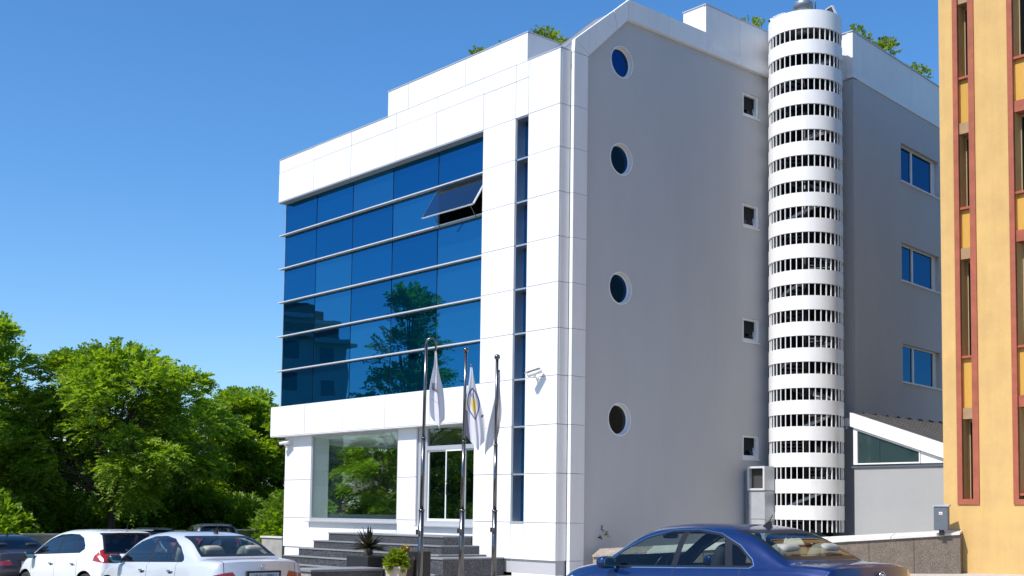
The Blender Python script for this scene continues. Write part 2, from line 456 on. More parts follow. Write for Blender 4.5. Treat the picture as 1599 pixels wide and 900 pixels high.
# curtain wall: every pane is a piece of its own
gx = [-14.0, -12.02, -9.88, -7.69, -5.44, -3.06]
gz = KZ[3:]
OPEN = (4, 4)                                                    # the tilted pane
for i, (a, b) in enumerate(zip(gx, gx[1:])):
    for j, (z0, z1) in enumerate(zip(gz, gz[1:])):
        if (i, j) == OPEN: continue
        m = MB().box(a + .02, b - .02, 0, .03, z0 + .02, z1 - .02)
        o = m.build('glass_pane', 'curtain_glass_%d' % (2 if i == 4 and j in (1, 2) else rnd.choice([0, 0, 1, 1, 2])), B)
        o.location = (0, .3, 0)
        o.location.x = (a + b) / 2; o.location.z = (z0 + z1) / 2
        o.data.transform(Matrix.Translation((-(a + b) / 2, 0, -(z0 + z1) / 2)))
        o.rotation_euler = (rnd.uniform(-.004, .004), 0, rnd.uniform(-.004, .004))
o_ = (gx[4], gx[5], gz[4], gz[5])
fr_ = MB()
for a, b, z0, z1 in ((-14.0, o_[0], 5.06, 12.12), (o_[0], -3.06, 5.06, o_[2]), (o_[0], -3.06, o_[3], 12.12)):
    fr_.box(a, b, .345, .40, z0, z1)
fr_.build('spandrel_backing', 'dark_gasket', B)
MB().box(-14.03, -14.0, .29, 3.0, 5.0, 12.1).build('end_return', 'aluminium', B)
# near-black box painted as the unlit office behind the open pane
MB().face([(o_[0], 2.4, o_[2]), (o_[1], 2.4, o_[2]), (o_[1], 2.4, o_[3]), (o_[0], 2.4, o_[3])]).face([(o_[0], .4, o_[2]), (o_[0], 2.4, o_[2]), (o_[0], 2.4, o_[3]), (o_[0], .4, o_[3])]) \
    .face([(o_[1], .4, o_[2]), (o_[1], 2.4, o_[2]), (o_[1], 2.4, o_[3]), (o_[1], .4, o_[3])]).face([(o_[0], .4, o_[3]), (o_[1], .4, o_[3]), (o_[1], 2.4, o_[3]), (o_[0], 2.4, o_[3])]) \
    .face([(o_[0], .4, o_[2]), (o_[1], .4, o_[2]), (o_[1], 2.4, o_[2]), (o_[0], 2.4, o_[2])]).build('shade_box', 'shade_black', B)
fo = MB()
fo.box(o_[0] + .01, o_[1] - .01, .30, .36, o_[2] + .02, o_[2] + .07).box(o_[0] + .01, o_[0] + .06, .30, .36, o_[2] + .02, o_[3] - .02).box(o_[1] - .06, o_[1] - .01, .30, .36, o_[2] + .02, o_[3] - .02)
fo.build('opening_frame', 'black_plastic', B)
def sash_part():
    w = o_[1] - o_[0] - .05; h = 1.14
    s = MB()
    s.box(0, w, -.02, .02, -.03, 0).box(0, w, -.02, .02, -h, -h + .022).box(0, .018, -.02, .02, -h, 0).box(w - .03, w, -.02, .02, -h, 0)
    so = s.build('open_sash', 'white_paint', B)
    so.location = (o_[0] + .02, .28, o_[3] - .03); so.rotation_euler = (R(-31), 0, 0)
    g = MB().box(.012, w - .026, -.026, -.016, -h + .008, -.01).build('glass_pane', 'sash_glass', so)
    st = MB().tube([(.5, .0, -h + .05), (.5, .42, -h - .12)], .012, 6).tube([(w - .2, .0, -h + .05), (w - .2, .42, -h - .12)], .012, 6)
    st.build('stay_arm', 'steel', so)
sash_part()
# horizontal louvres
for z in KZ[4:9]:
    lv = MB().prism([(.13, z + .016), (.15, z + .024), (.29, z + .026), (.29, z - .012), (.15, z - .020), (.13, z - .016)], -14.14, -3.075, 'x')
    lv.build('louvre', 'louvre_paint', B)
for x in gx[1:5]:
    MB().box(x - .014, x + .014, .318, .342, 5.07, 12.1).build('mullion', 'dark_gasket', B)
# strip window
for j, (z0, z1) in enumerate(zip(KZ, KZ[1:])):
    MB().box(-1.70, -1.24, .34, .36, z0 + .03, z1 - .03).build('glass_pane', 'strip_glass', B)
    MB().box(-1.725, -1.222, .04, .34, z1 - .03, z1 + .012).build('transom', 'aluminium', B)
MB().box(-1.73, -1.705, .04, .40, 1.31, 12.13).build('jamb', 'aluminium', B)
MB().box(-1.245, -1.222, .06, .40, 1.31, 12.13).build('jamb', 'aluminium', B)
MB().box(-1.74, -1.215, -.02, .34, 1.29, 1.33).build('sill', 'frame_silver', B)
MB().box(-1.705, -1.245, .37, .39, 1.32, 12.12).build('spandrel_backing', 'dark_gasket', B)

# ground-floor corner room: front show window, white room, big side window to the trees
W0, W1, WZ0, WZ1 = -12.02, -7.2, 1.22, 4.02
f = MB().box(W0, W0 + .05, .32, .40, WZ0, WZ1).box(W1 - .05, W1, .32, .40, WZ0, WZ1).box(W0 + .05, W1 - .05, .32, .40, WZ0, WZ0 + .10).box(W0 + .05, W1 - .05, .32, .40, WZ1 - .06, WZ1)
sw = f.build('show_window', 'frame_silver', B)
MB().box(W0 + .05, W1 - .05, .355, .365, WZ0 + .10, WZ1 - .06).build('glass_pane', 'clear_glass', sw)
MB().box(W0 - .06, W1 + .02, .15, .32, WZ0 - .035, WZ0 - .002).build('sill', 'frame_silver', sw)
MB().box(W0 - .015, W0 + .001, .405, .985, 1.2, 3.93).build('reveal', 'white_paint', sw)
MB().box(W1 - .001, W1 + .015, .405, .985, 1.2, 3.93).build('reveal', 'white_paint', sw)
MB().box(-13.46, -6.0, .41, 9.0, 3.93, 3.99).build('room_ceiling', 'white_paint', B)
MB().box(-13.46, -6.0, .41, 9.0, 1.0, 1.165).build('room_floor', mat('floor_tile', (.62, .66, .64), .3, var=.05), B)
MB().box(-6.06, -6.0, 1.0, 9.0, 1.17, 3.92).build('room_wall', 'white_paint', B)
MB().box(-13.46, -6.0, 9.0, 9.1, 1.0, 3.99).build('room_wall', 'white_paint', B)
for x, y in ((-11.6, 1.6), (-10.2, 2.6), (-8.8, 3.6), (-9.6, 1.4), (-8.0, 2.0)):
    MB().lathe([(.0, 0), (.10, 0), (.10, -.014), (.08, -.014)], 14, (x, y, 3.928)).build('downlight', 'frame_silver', B)
MB().box(-13.62, -13.47, .985, 1.2, -.8, 4.02).build('left_wall', 'white_paint', B)
MB().box(-13.62, -13.47, 1.2, 9.0, -.8, 1.44).build('left_wall', 'white_paint', B)
MB().box(-13.62, -13.47, 1.2, 9.0, 3.84, 4.02).build('left_wall', 'white_paint', B)
sd = MB().box(-13.57, -13.51, 1.2, 1.26, 1.44, 3.84).box(-13.57, -13.51, 8.94, 9.0, 1.44, 3.84).build('left_window', 'frame_silver', B)
for a, b in ((1.26, 2.95), (2.975, 5.9), (5.925, 8.94)):
    MB().box(-13.545, -13.535, a, b, 1.44, 3.84).build('glass_pane', 'clear_glass', sd)
MB().box(-11.2, -9.2, 6.2, 6.9, 1.17, 1.95).build('counter', mat('counter_teal', (.05, .12, .11), .4), B)

# entrance doors
D0, D1 = -5.90, -3.30
d = MB()
d.box(D0, D0 + .06, .36, .44, 1.16, 4.02).box(D1 - .06, D1, .36, .44, 1.16, 4.02).box(D0 + .06, D1 - .06, .36, .44, 3.34, 3.46).box(D0 + .06, D1 - .06, .36, .44, 3.97, 4.02).box(D0 + .06, D1 - .06, .36, .44, 1.16, 1.30)
en = d.build('entrance', 'frame_silver', B)
MB().box(D0 + .06, D1 - .06, .40, .41, 3.46, 3.97).build('transom_pane', 'clear_glass', en)
xs = [D0 + .06, D0 + .92, D0 + 1.75, D1 - .06]
for k, (a, b) in enumerate(zip(xs, xs[1:])):
    y = .37 if k == 1 else .41
    l = MB().box(a, a + .04, y, y + .04, 1.30, 3.34).box(b - .04, b, y, y + .04, 1.30, 3.34).box(a + .04, b - .04, y, y + .04, 1.30, 1.36).box(a + .04, b - .04, y, y + .04, 3.29, 3.34)
    leaf = l.build('door_leaf', 'white_paint' if k < 2 else 'frame_silver', en)
    MB().box(a + .04, b - .04, y + .015, y + .023, 1.36, 3.29).build('glass_pane', 'door_glass', leaf)
    if k == 1:
        MB().tube([(a + .11, y - .05, 2.05), (a + .11, y - .05, 2.45)], .014, 8).tube([(a + .11, y + .02, 2.1), (a + .11, y - .05, 2.1)], .01, 6).tube([(a + .11, y + .02, 2.4), (a + .11, y - .05, 2.4)], .01, 6).build('handle', 'steel', leaf)
lob = MB()
lob.face([(D0, 4.2, 1.15), (D1 + 1, 4.2, 1.15), (D1 + 1, 4.2, 4.05), (D0, 4.2, 4.05)]).face([(D0, .6, 1.15), (D0, 4.2, 1.15), (D0, 4.2, 4.05), (D0, .6, 4.05)])
lob.face([(D1 + 1, .6, 1.15), (D1 + 1, 4.2, 1.15), (D1 + 1, 4.2, 4.05), (D1 + 1, .6, 4.05)])
lob.build('lobby_wall', mat('lobby_wall', (.22, .23, .22), .8, var=.2, scale=2), B)
MB().face([(D0, .45, 4.03), (D1 + 1, .45, 4.03), (D1 + 1, 4.2, 4.03), (D0, 4.2, 4.03)]).build('lobby_ceiling', 'white_paint', B)
MB().face([(D0, .2, 1.15), (D1 + 1, .2, 1.15), (D1 + 1, 4.2, 1.15), (D0, 4.2, 1.15)]).build('lobby_floor', 'granite_top', B)
MB().box(-5.2, -3.4, 2.6, 3.2, 1.16, 2.2).build('reception_desk', mat('desk_brown', (.08, .05, .035), .5, var=.2), B)
MB().box(D0 - .02, D1 + .02, -.02, .36, 1.13, 1.165).build('threshold', 'frame_silver', B)
MB().box(-6.28, D0 - .002, .37, .5, 1.16, 4.02).build('jamb', 'frame_silver', B)
MB().box(-6.29, D0 - .002, .13, .369, .35, 1.155).build('step_wall', 'white_paint', B)

# side wall (grey plaster) with real round and square openings
def circ(cy, cz, r, n=36): return [(cy + r * math.cos(2 * math.pi * k / n), cz + r * math.sin(2 * math.pi * k / n)) for k in range(n)]
RW = [(2.29, z, .425) for z in (4.07, 7.60, 11.12, 13.80)]
SW = [(7.95, z) for z in (3.59, 7.09, 10.55, 13.94)]
outline = [(.5, -.4), (10.5, -.4), (10.5, 15.02), (2.41, 15.02), (.7, 13.75), (.5, 13.5)]
holes = [circ(*c) for c in RW] + [[(y - .39, z - .35), (y - .39, z + .35), (y + .39, z + .35), (y + .39, z - .35)] for y, z in SW]
v, fcs = plate_with_holes(outline, holes, lambda p: Vector((0, p[0], p[1])), (-.16, 0, 0))
me = bpy.data.meshes.new('side_wall'); me.from_pydata([tuple(q) for q in v], [], fcs); me.update()
link('side_wall', me, 'wall_grey', B)
for y, z, r in RW:
    ring = MB(); n = 36
    for k in range(n):
        a, b = 2 * math.pi * k / n, 2 * math.pi * (k + 1) / n
        P = lambda q, rr, x: (x, y + rr * math.cos(q), z + rr * math.sin(q))
        for (r0, x0), (r1, x1) in (((r + .02, .0), (r + .02, .014)), ((r + .02, .014), (r - .008, .014)), ((r - .008, .014), (r - .010, -.12)), ((r - .010, -.11), (r - .045, -.11)), ((r - .045, -.11), (r - .045, -.14))):
            ring.face([P(a, r0, x0), P(b, r0, x0), P(b, r1, x1), P(a, r1, x1)], True)
    w = ring.build('round_window', 'white_paint', B)
    pane = MB().face([(-.125, y + (r - .04) * math.cos(2 * math.pi * k / n), z + (r - .04) * math.sin(2 * math.pi * k / n)) for k in range(n)])
    pane.build('glass_pane', 'round_glass' if z > 5 else 'dark_pane', w)
for y, z in SW:
    a, b, c, e = y - .39, y + .39, z - .35, z + .35
    fr = MB().box(-.12, -.03, a + .001, a + .085, c, e).box(-.12, -.03, b - .085, b - .001, c, e).box(-.12, -.03, a + .085, b - .085, c + .001, c + .08).box(-.12, -.03, a + .085, b - .085, e - .06, e - .001)
    w = fr.build('small_window', 'white_paint', B)
    M = Matrix.Translation((-.125, y, c + .07)) @ Matrix.Rotation(R(-9), 4, 'Y')
    s = MB().box(-.02, .02, -.33, -.285, 0, .57, M).box(-.02, .02, .285, .33, 0, .57, M).box(-.02, .02, -.285, .285, 0, .045, M).box(-.02, .02, -.285, .285, .525, .57, M)
    so = s.build('sash', 'white_paint', w)
    MB().box(-.006, .006, -.28, .28, .045, .52, M).build('glass_pane', 'dark_pane', so)
    MB().box(-.6, -.15, a - .1, b + .1, c - .1, e + .1).build('shade_box', 'shade_black', w)  # near-black box painted as the unlit room behind
    MB().box(-.05, .035, a - .03, b + .03, c - .035, c - .002).build('sill', 'white_paint', w)
# white corner return, then the proud portal frame that follows the roof
for z0, z1 in zip(rows, rows[1:]):
    side_panel(.05, .37, z0, z1 if z1 < 13.5 else 13.6, x=.0)
fzs = [-.1, .35] + KZ + [13.3]
for z0, z1 in zip(fzs, fzs[1:]):
    z1b = 13.55 if z1 == 13.3 else z1
    MB().box(.0, .12, .38 + rnd.uniform(-.001, .001), .88, z0 + .005, z1b - .005).build('frame_panel', 'white_panel', B)
def strip(pts_out, pts_in, x0=.0, x1=.12):
    (a, b), (d_, c) = pts_out, pts_in
    return MB().prism([a, b, c, d_], x0, x1, 'x').build('frame_panel', 'white_panel', B)
A0, A1, A2 = (.38, 13.56), (.40, 13.90), (2.42, 15.54)
I1, I2 = (.885, 13.56), (2.42, 15.0)
def lerp(p, q, t): return (p[0] + (q[0] - p[0]) * t, p[1] + (q[1] - p[1]) * t)
MB().prism([A0, I1, lerp(I1, I2, .03), A1], .0, .12, 'x').build('frame_panel', 'white_panel', B)
for t0, t1 in ((.0, .36), (.36, .72), (.72, 1.0)):
    e = .004
    strip((lerp(A1, A2, t0 + e), lerp(A1, A2, t1 - e)), (lerp(I1, I2, t0 + .03 * (t0 == 0) + e), lerp(I1, I2, t1 - e)))
for y0, y1 in ((2.42, 4.1), (4.1, 5.77)):
    MB().box(.0, .12, y0 + .004, y1 - .004, 15.0, 15.56).build('frame_panel', 'white_panel', B)
for y0, y1 in ((5.77, 7.35), (7.35, 8.95), (8.95, 10.48)):
    MB().box(.0, .05, y0 + .004, y1 - .004, 15.22, 16.42).build('parapet_panel', 'white_panel', B)
    MB().box(.0, .12, y0 + .004, y1 - .004, 15.0, 15.21).build('frame_panel', 'white_panel', B)
MB().box(-.80, -.005, 5.765, 10.49, 15.0, 16.42).build('raised_parapet', 'white_panel', B)
MB().box(-.82, .075, 5.74, 10.5, 16.423, 16.455).build('coping', 'frame_silver', B)
MB().box(-.3, .0, 2.5, 5.75, 15.0, 15.55).build('roof_upstand', 'white_panel', B)
# metal roof slope behind the front parapet, with standing seams
for k in range(2):
    x0 = -1.245 + k * .618
    MB().prism([(.42, 13.68), (2.45, 15.40), (2.45, 15.34), (.42, 13.62)], x0 + .004, x0 + .614, 'x').build('roof_sheet', 'roof_metal', B)
    MB().prism([(.42, 13.70), (2.45, 15.42), (2.45, 15.385), (.42, 13.665)], x0 - .012, x0 + .012, 'x').build('roof_seam', 'roof_metal', B)
MB().box(-13.4, -1.26, .65, 19.8, 13.2, 13.38).build('flat_roof', 'concrete', B)
MB().box(-1.25, -.31, 2.46, 19.8, 15.1, 15.3).build('flat_roof', 'concrete', B)
MB().box(.01, 1.2, 10.75, 19.8, 15.0, 15.2).build('flat_roof', 'concrete', B)
MB().prism([(.7, 13.38), (.7, 13.82), (2.46, 15.29), (19.8, 15.29), (19.8, 13.38)], -1.28, -1.251, 'x').build('roof_side', 'white_paint', B)
MB().box(-.75, .45, 9.75, 9.9, 15.3, 16.98).build('roof_screen', 'white_paint', B)
MB().box(-1.24, -.02, .42, .5, 13.4, 13.66).build('roof_edge', 'frame_silver', B)
# walls the photograph does not show but the place has
MB().box(-13.98, -13.8, .65, 20, 4.2, 13.3).build('left_wall', 'wall_grey', B)
MB().box(-13.62, -13.47, 9.0, 20, -.8, 4.1).build('left_wall', 'wall_grey', B)
MB().box(-13.95, -.45, .65, 19.7, 4.12, 4.6).build('floor_slab', 'concrete', B)
MB().box(-13.79, .0, 19.8, 20, -.8, 13.3).build('rear_wall', 'wall_grey', B)
# return behind the stair tower and the far length of side wall
FX, FY = 1.908, 10.492
dv = Vector((-.10603, .99436, 0)); nv = Vector((dv.y, -dv.x, 0))
MB().box(.0, FX - .01, FY, FY + .25, -.2, 14.95).build('return_wall', 'wall_grey', B)
MB().box(.0, FX + .015, FY - .03, FY + .25, 14.95, 15.12).build('cornice', 'white_panel', B)
MB().box(.0, FX, FY - .0, FY + .25, 15.13, 16.40).build('parapet_panel', 'white_panel', B)
MB().box(.0, FX + .03, FY - .03, FY + .27, 16.403, 16.435).build('coping', 'frame_silver', B)
Mw = Matrix(((nv.x, dv.x, 0, FX), (nv.y, dv.y, 0, FY), (0, 0, 1, 0), (0, 0, 0, 1)))   # local x = out of the wall, y = along it
def wl(x, s, z): return Mw @ Vector((x, s, z))
RWN = [(3.31, 6.25, 12.48, 13.73), (3.31, 6.25, 9.22, 10.45), (3.31, 6.25, 5.93, 7.16)]
outl = [(0, -.2), (13, -.2), (13, 14.95), (0, 14.95)]
v, fcs = plate_with_holes(outl, [[(a, c), (a, e), (b, e), (b, c)] for a, b, c, e in RWN], lambda p: wl(0, p[0], p[1]), nv * -.22)
me = bpy.data.meshes.new('far_side_wall'); me.from_pydata([tuple(q) for q in v], [], fcs); me.update()
link('far_side_wall', me, 'wall_grey', B)
for s0, s1 in ((0, .65), (.65, 4.2), (4.2, 8), (8, 13)):
    MB().box(-.2, .0, s0 + .004, s1 - .004, 15.13, 16.40, Mw).build('parapet_panel', 'white_panel', B)
MB().box(-.2, .035, -.03, 13, 14.95, 15.12, Mw).build('cornice', 'white_panel', B)
MB().box(-.22, .03, .28, 13, 16.403, 16.435, Mw).build('coping', 'frame_silver', B)
for a, b, c, e in RWN:
    mid = a + 1.08
    fr = MB().box(-.21, -.13, a + .001, a + .05, c, e, Mw).box(-.21, -.13, b - .30, b - .001, c, e, Mw).box(-.21, -.13, mid - .05, mid + .05, c, e, Mw)
    for p, q in ((a + .05, mid - .05), (mid + .05, b - .30)):
        fr.box(-.21, -.13, p, q, c + .001, c + .05, Mw).box(-.21, -.13, p, q, e - .05, e - .001, Mw)
    w = fr.build('side_window', 'white_paint', B)
    for p, q in ((a + .05, mid - .05), (mid + .05, b - .30)):
        MB().box(-.185, -.17, p, q, c + .05, e - .05, Mw).build('glass_pane', 'blue_pane', w)
    MB().box(-.13, .05, a - .04, b + .04, c - .045, c - .003, Mw).build('sill', 'white_paint', w)

# ------------------------------------------------------------------ cylindrical stair tower
TX, TY, TR = 1.26, 8.94, 1.08
T = thing('stair_tower', 'white cylindrical stair tower with open rings of vertical bars', 'tower', (TX, TY, 0))
TOP0, PER, GH = 15.84, .7565, .35
NG = 20
def ring_band(z0, z1, name='band'):
    m = MB()
    for a, b in (((TR - .06, z0), (TR, z0)), ((TR, z0), (TR, z1)), ((TR, z1), (TR - .06, z1)), ((TR - .06, z1), (TR - .06, z0))): m.lathe([a, b], 72)
    o = m.build(name, 'white_paint', T); return o
zt = 16.38
for k in range(NG):
    g1 = TOP0 - k * PER; g0 = g1 - GH
    ring_band(g1, zt); zt = g0
ring_band(.0, .9)
bar_mesh = MB().box(-.016, .016, -.012, .012, 0, GH).mesh('bar'); bar_mesh.materials.append(MATS['white_paint'])
NB = 38
rest = MB()
camv = Vector((22.17 - TX, -21.09 - TY, 0)).normalized(); cang = math.atan2(camv.y, camv.x)
for k in range(NG + 1):
    z = TOP0 - k * PER - GH
    for t in range(NB):
        da = 2 * math.pi * (t + .5) / NB
        a = cang - math.pi + da
        if abs(da - math.pi) < math.pi * 15 / NB and k < NG:
            o = bpy.data.objects.new('bar', bar_mesh); col.objects.link(o); o.parent = T
            o.location = ((TR - .03) * math.cos(a), (TR - .03) * math.sin(a), z); o.rotation_euler = (0, 0, a)
        else:
            rest.box(-.012, .012, -.016, .016, 0, GH if z > .9 else .05, Matrix.Translation(((TR - .03) * math.cos(a), (TR - .03) * math.sin(a), max(z, .9))) @ Matrix.Rotation(a, 4, 'Z'))
struct(rest.build('rear_bars', 'white_paint', T), 'stuff')
# added black drum stands for the shade in the stairwell; spiral flight with pale stringer inside
MB().lathe([(.86, 0), (.86, 16.2)], 40, a0=cang + R(58), a1=cang + R(302)).build('shade_drum', 'shade_black', T)
MB().tube([(0, 0, 0), (0, 0, 16)], .09, 12).build('newel_post', 'black_plastic', T)
tread = MB(); rail = MB(); n = 150
for k in range(n):
    a = k * R(17.15); z = .3 + k * .1
    tread.prism([(.09 * math.cos(a - .1), .09 * math.sin(a - .1)), (.8 * math.cos(a - .16), .8 * math.sin(a - .16)), (.8 * math.cos(a + .16), .8 * math.sin(a + .16)), (.09 * math.cos(a + .1), .09 * math.sin(a + .1))], z, z + .035, 'z')
for k in range(n - 1):
    a0, a1 = k * R(17.15), (k + 1) * R(17.15); z0, z1 = .3 + k * .1, .4 + k * .1
    P = lambda r, a, z: (r * math.cos(a), r * math.sin(a), z)
    rail.face([P(.84, a0, z0 - .10), P(.84, a1, z1 - .10), P(.84, a1, z1 + .22), P(.84, a0, z0 + .22)], True) if (k % 21) < 8 else rail.face([P(.82, a0, z0 - .05), P(.82, a1, z1 - .05), P(.82, a1, z1 + .04), P(.82, a0, z0 + .04)], True)
struct(tread.build('treads', 'box_grey', T), 'stuff')
rail.build('stringer', mat('pale_stair', (.42, .42, .42), .4), T)
MB().lathe([(0, 16.15), (TR - .05, 16.15)], 48).build('roof_deck', 'concrete', T)
# things on the tower roof
vp = thing('vent_pipe', 'short white vent pipe with wide cap on top of the stair tower', 'vent pipe', (TX - .10, TY + .06, 16.12))
MB().lathe([(.0, .0), (.22, 0), (.22, .78), (.19, .78)], 24).build('pipe', 'white_paint', vp)
MB().lathe([(.19, .76), (.29, .76), (.29, .93), (.26, .97), (.0, .97)], 24).build('cap', 'duct_metal', vp)
MB().tube([(.28, .22, .0), (.28, .22, 1.7)], .02, 8).build('mast', 'steel', vp)
ub = thing('roof_vent_box', 'small white vent box at the left of the tower roof edge', 'vent', (TX - .36, TY - .62, 16.14))
MB().blob((0, 0, .22), (.2, .18, .24), .35).build('housing', 'white_paint', ub)
MB().box(-.2, .2, -.22, -.195, .12, .4).build('grille', 'frame_silver', ub)
fl = thing('floodlight', 'white floodlight tilted up on the right rim of the stair tower', 'floodlight', (TX + .62, TY + .52, 16.38))
Mf = Matrix.Translation((0, 0, .28)) @ Matrix.Rotation(R(-15), 4, 'Y') @ Matrix.Rotation(R(20), 4, 'X')
MB().box(-.11, .11, -.06, .06, -.22, .22, Mf).build('housing', 'white_paint', fl)
MB().box(-.09, .09, -.066, -.061, -.19, .19, Mf).build('lens', 'dark_pane', fl)
MB().tube([(0, .0, 0), (0, .02, .12)], .03, 8).build('bracket', 'steel', fl)
def cctv(name, label, loc, rotz, aim):
    c = thing(name, label, 'security camera', loc, rotz)
    MB().tube([(0, 0, 0), (0, -.03, 0)], .055, 12).build('base', 'white_paint', c)
    MB().tube([(0, -.03, 0), (0, -.12, .0), (-aim[0] * .2, -.2, .06)], .022, 8).build('arm', 'white_paint', c)
    d = Vector(aim).normalized(); p = Vector((-aim[0] * .2, -.22, .10))
    MB().tube([p - d * .18, p + d * .2], .062, 14).build('body', 'white_paint', c)
    q = p + d * .2
    MB().tube([q, q + d * .012], .05, 14).build('lens', 'black_plastic', c)
    up = Vector((0, 0, 1)); s = d.cross(up).normalized(); u2 = s.cross(d)
    h = MB(); a, b = p - d * .16, p + d * .27
    h.face([a - s * .075 + u2 * .068, a + s * .075 + u2 * .068, b + s * .075 + u2 * .068, b - s * .075 + u2 * .068]); h.face([a - s * .075 + u2 * .082, b - s * .075 + u2 * .082, b + s * .075 + u2 * .082, a + s * .075 + u2 * .082])
    h.build('hood', 'white_paint', c); return c
cctv('security_camera', 'white bullet security camera on the white column beside the strip window', (-.74, .0, 5.05), 0, (-.75, -.5, -.28))
cctv('security_camera', 'white security camera at the left end of the building under the white band', (-13.5, .30, 3.72), 0, (-.85, -.35, -.1))
rc = thing('security_camera', 'small white camera on the roof left of the stair tower', 'security camera', (TX - .78, TY - .58, 16.36))
MB().tube([(0, 0, 0), (0, 0, .12)], .02, 8).build('arm', 'steel', rc)
MB().blob((0, 0, .17), (.1, .1, .09), .9).build('body', 'white_paint', rc); MB().blob((-.02, -.085, .17), (.045, .03, .045), 1).build('lens', 'black_plastic', rc)

# ventilation cabinet between the grey wall and the tower
vc = thing('ventilation_cabinet', 'metal ventilation duct with dark louvred box between grey wall and tower', 'ventilation unit', (0, 0, .2))
pl = [(.005, 7.72), (.06, 7.58), (.16, 7.5), (.28, 7.46), (.28, 7.95), (.005, 7.95)]
MB().prism([(a, b) for a, b in pl], 0, 2.70, 'z').build('curved_duct', 'duct_metal', vc)
MB().box(.285, .86, 7.47, 7.92, 0, 2.08).build('lower_casing', mat('casing_grey', (.44, .45, .47), .45, metal=.2, var=.1, scale=5), vc)
for z in (.62, 1.28): MB().box(.283, .865, 7.455, 7.925, z, z + .02).build('casing_joint', 'frame_silver', vc)
hb = MB().box(.27, .88, 7.43, 7.47, 2.1, 2.16).box(.27, .88, 7.43, 7.47, 2.74, 2.80).box(.27, .33, 7.43, 7.47, 2.16, 2.74).box(.82, .88, 7.43, 7.47, 2.16, 2.74).box(.27, .88, 7.47, 7.9, 2.1, 2.13).box(.27, .88, 7.47, 7.9, 2.77, 2.8).box(.27, .30, 7.47, 7.9, 2.13, 2.77).box(.85, .88, 7.47, 7.9, 2.13, 2.77).build('outlet_hood', mat('hood_grey', (.55, .56, .57), .45, var=.06, scale=5), vc)
MB().box(.30, .85, 7.6, 7.62, 2.13, 2.77).build('outlet_screen', mat('mesh_dark', (.05, .048, .046), .7, var=.2, scale=30), hb)
# hose tap on the grey wall
tp = thing('wall_tap', 'brass garden taps with short pipes on the grey wall', 'tap', (0, 1.7, 1.0))
mat('brass', (.45, .33, .10), .35, metal=.9, var=.15, scale=20)
MB().tube([(0, .08, .02), (.1, .08, .02), (.13, .08, -.03)], .022, 8).tube([(.07, .08, .02), (.07, .08, .08)], .014, 8).blob((.07, .08, .09), (.04, .04, .014), .8, 10, 6).build('tap', 'brass', tp)
MB().tube([(0, -.16, -.06), (.09, -.16, -.06), (.12, -.16, -.10)], .02, 8).blob((.07, -.16, -.02), (.03, .03, .012), .8, 10, 6).build('tap', 'black_plastic', tp)
MB().tube([(.02, .0, .12), (.03, -.08, .16), (.04, -.06, .26)], .014, 6).build('pipe', 'steel', tp)

# ------------------------------------------------------------------ annexe with sloping roof
AN = thing('annexe', 'low grey annexe with sloping dark roof and white sloped fascia', 'building', (2.42, 9.6, 0))
ax1 = 6.2
MB().prism([(.03, -.2), (ax1, -.2), (ax1, 2.985), (.03, 2.985)], 0, .2, 'y').build('wall', 'pale_grey_wall', AN)
MB().box(-.04, ax1, -.05, .02, 2.99, 3.03).build('ledge', 'box_grey', AN)
zt_ = lambda x: 4.58 - (x - 0) * .345
MB().box(.0, .13, .0, .18, 3.08, zt_(.13) - .38).build('post', 'white_paint', AN)
MB().prism([(-.08, zt_(-.08) - .40), (ax1, zt_(ax1) - .40), (ax1, zt_(ax1)), (-.08, zt_(-.08))], -.07, .06, 'y').build('fascia', 'white_paint', AN)
zu = lambda x: zt_(x) - .42
w = MB().prism([(.14, 3.08), (2.12, 3.08), (2.12, zu(2.12)), (.14, zu(.14))], .02, .05, 'y')
wf = MB()
wf.box(.135, 2.12, .0, .09, 3.08, 3.12).box(2.08, 2.12, .0, .09, 3.12, zu(2.08) - .0).prism([(.14, zu(.14) - .05), (2.08, zu(2.08) - .05), (2.08, zu(2.08)), (.14, zu(.14))], .0, .09, 'y')
win = wf.build('window', 'white_paint', AN)
for a, b in ((.14, .84), (.855, 2.08)):
    MB().prism([(a, 3.12), (b, 3.12), (b, zu(b) - .05), (a, zu(a) - .05)], .035, .045, 'y').build('glass_pane', 'annexe_glass', win)
MB().prism([(2.13, 3.08), (ax1, 3.08), (ax1, zu(ax1)), (2.13, zu(2.13))] if zu(ax1) > 3.09 else [(2.13, 3.08), ((4.58 - .42 - 3.08) / .345, 3.08), (2.13, zu(2.13))], .02, .16, 'y').build('gable_panel', 'white_paint', AN)
for k in range(9):
    y0 = .07 + k * .62
    MB().prism([(-.08, zt_(-.08) - .05), (ax1, zt_(ax1) - .05), (ax1, zt_(ax1) + .02), (-.08, zt_(-.08) + .02)], y0, y0 + .60, 'y').build('roof_sheet', 'black_roof', AN)
    MB().prism([(-.08, zt_(-.08) + .02), (ax1, zt_(ax1) + .02), (ax1, zt_(ax1) + .06), (-.08, zt_(-.08) + .06)], y0 + .58, y0 + .615, 'y').build('roof_rib', 'black_roof', AN)
gu = thing('gutter_end', 'short white gutter end and pipe between tower and annexe', 'gutter', (2.26, 9.75, 4.24))
MB().prism([(-.28, 0), (.12, 0), (.12, .22), (-.28, .22), (-.28, .19)], 0, .12, 'y').build('trough', 'white_paint', gu)
MB().tube([(-.2, .06, -.1), (-.2, .06, .0)], .04, 8).build('pipe', 'frame_silver', gu)

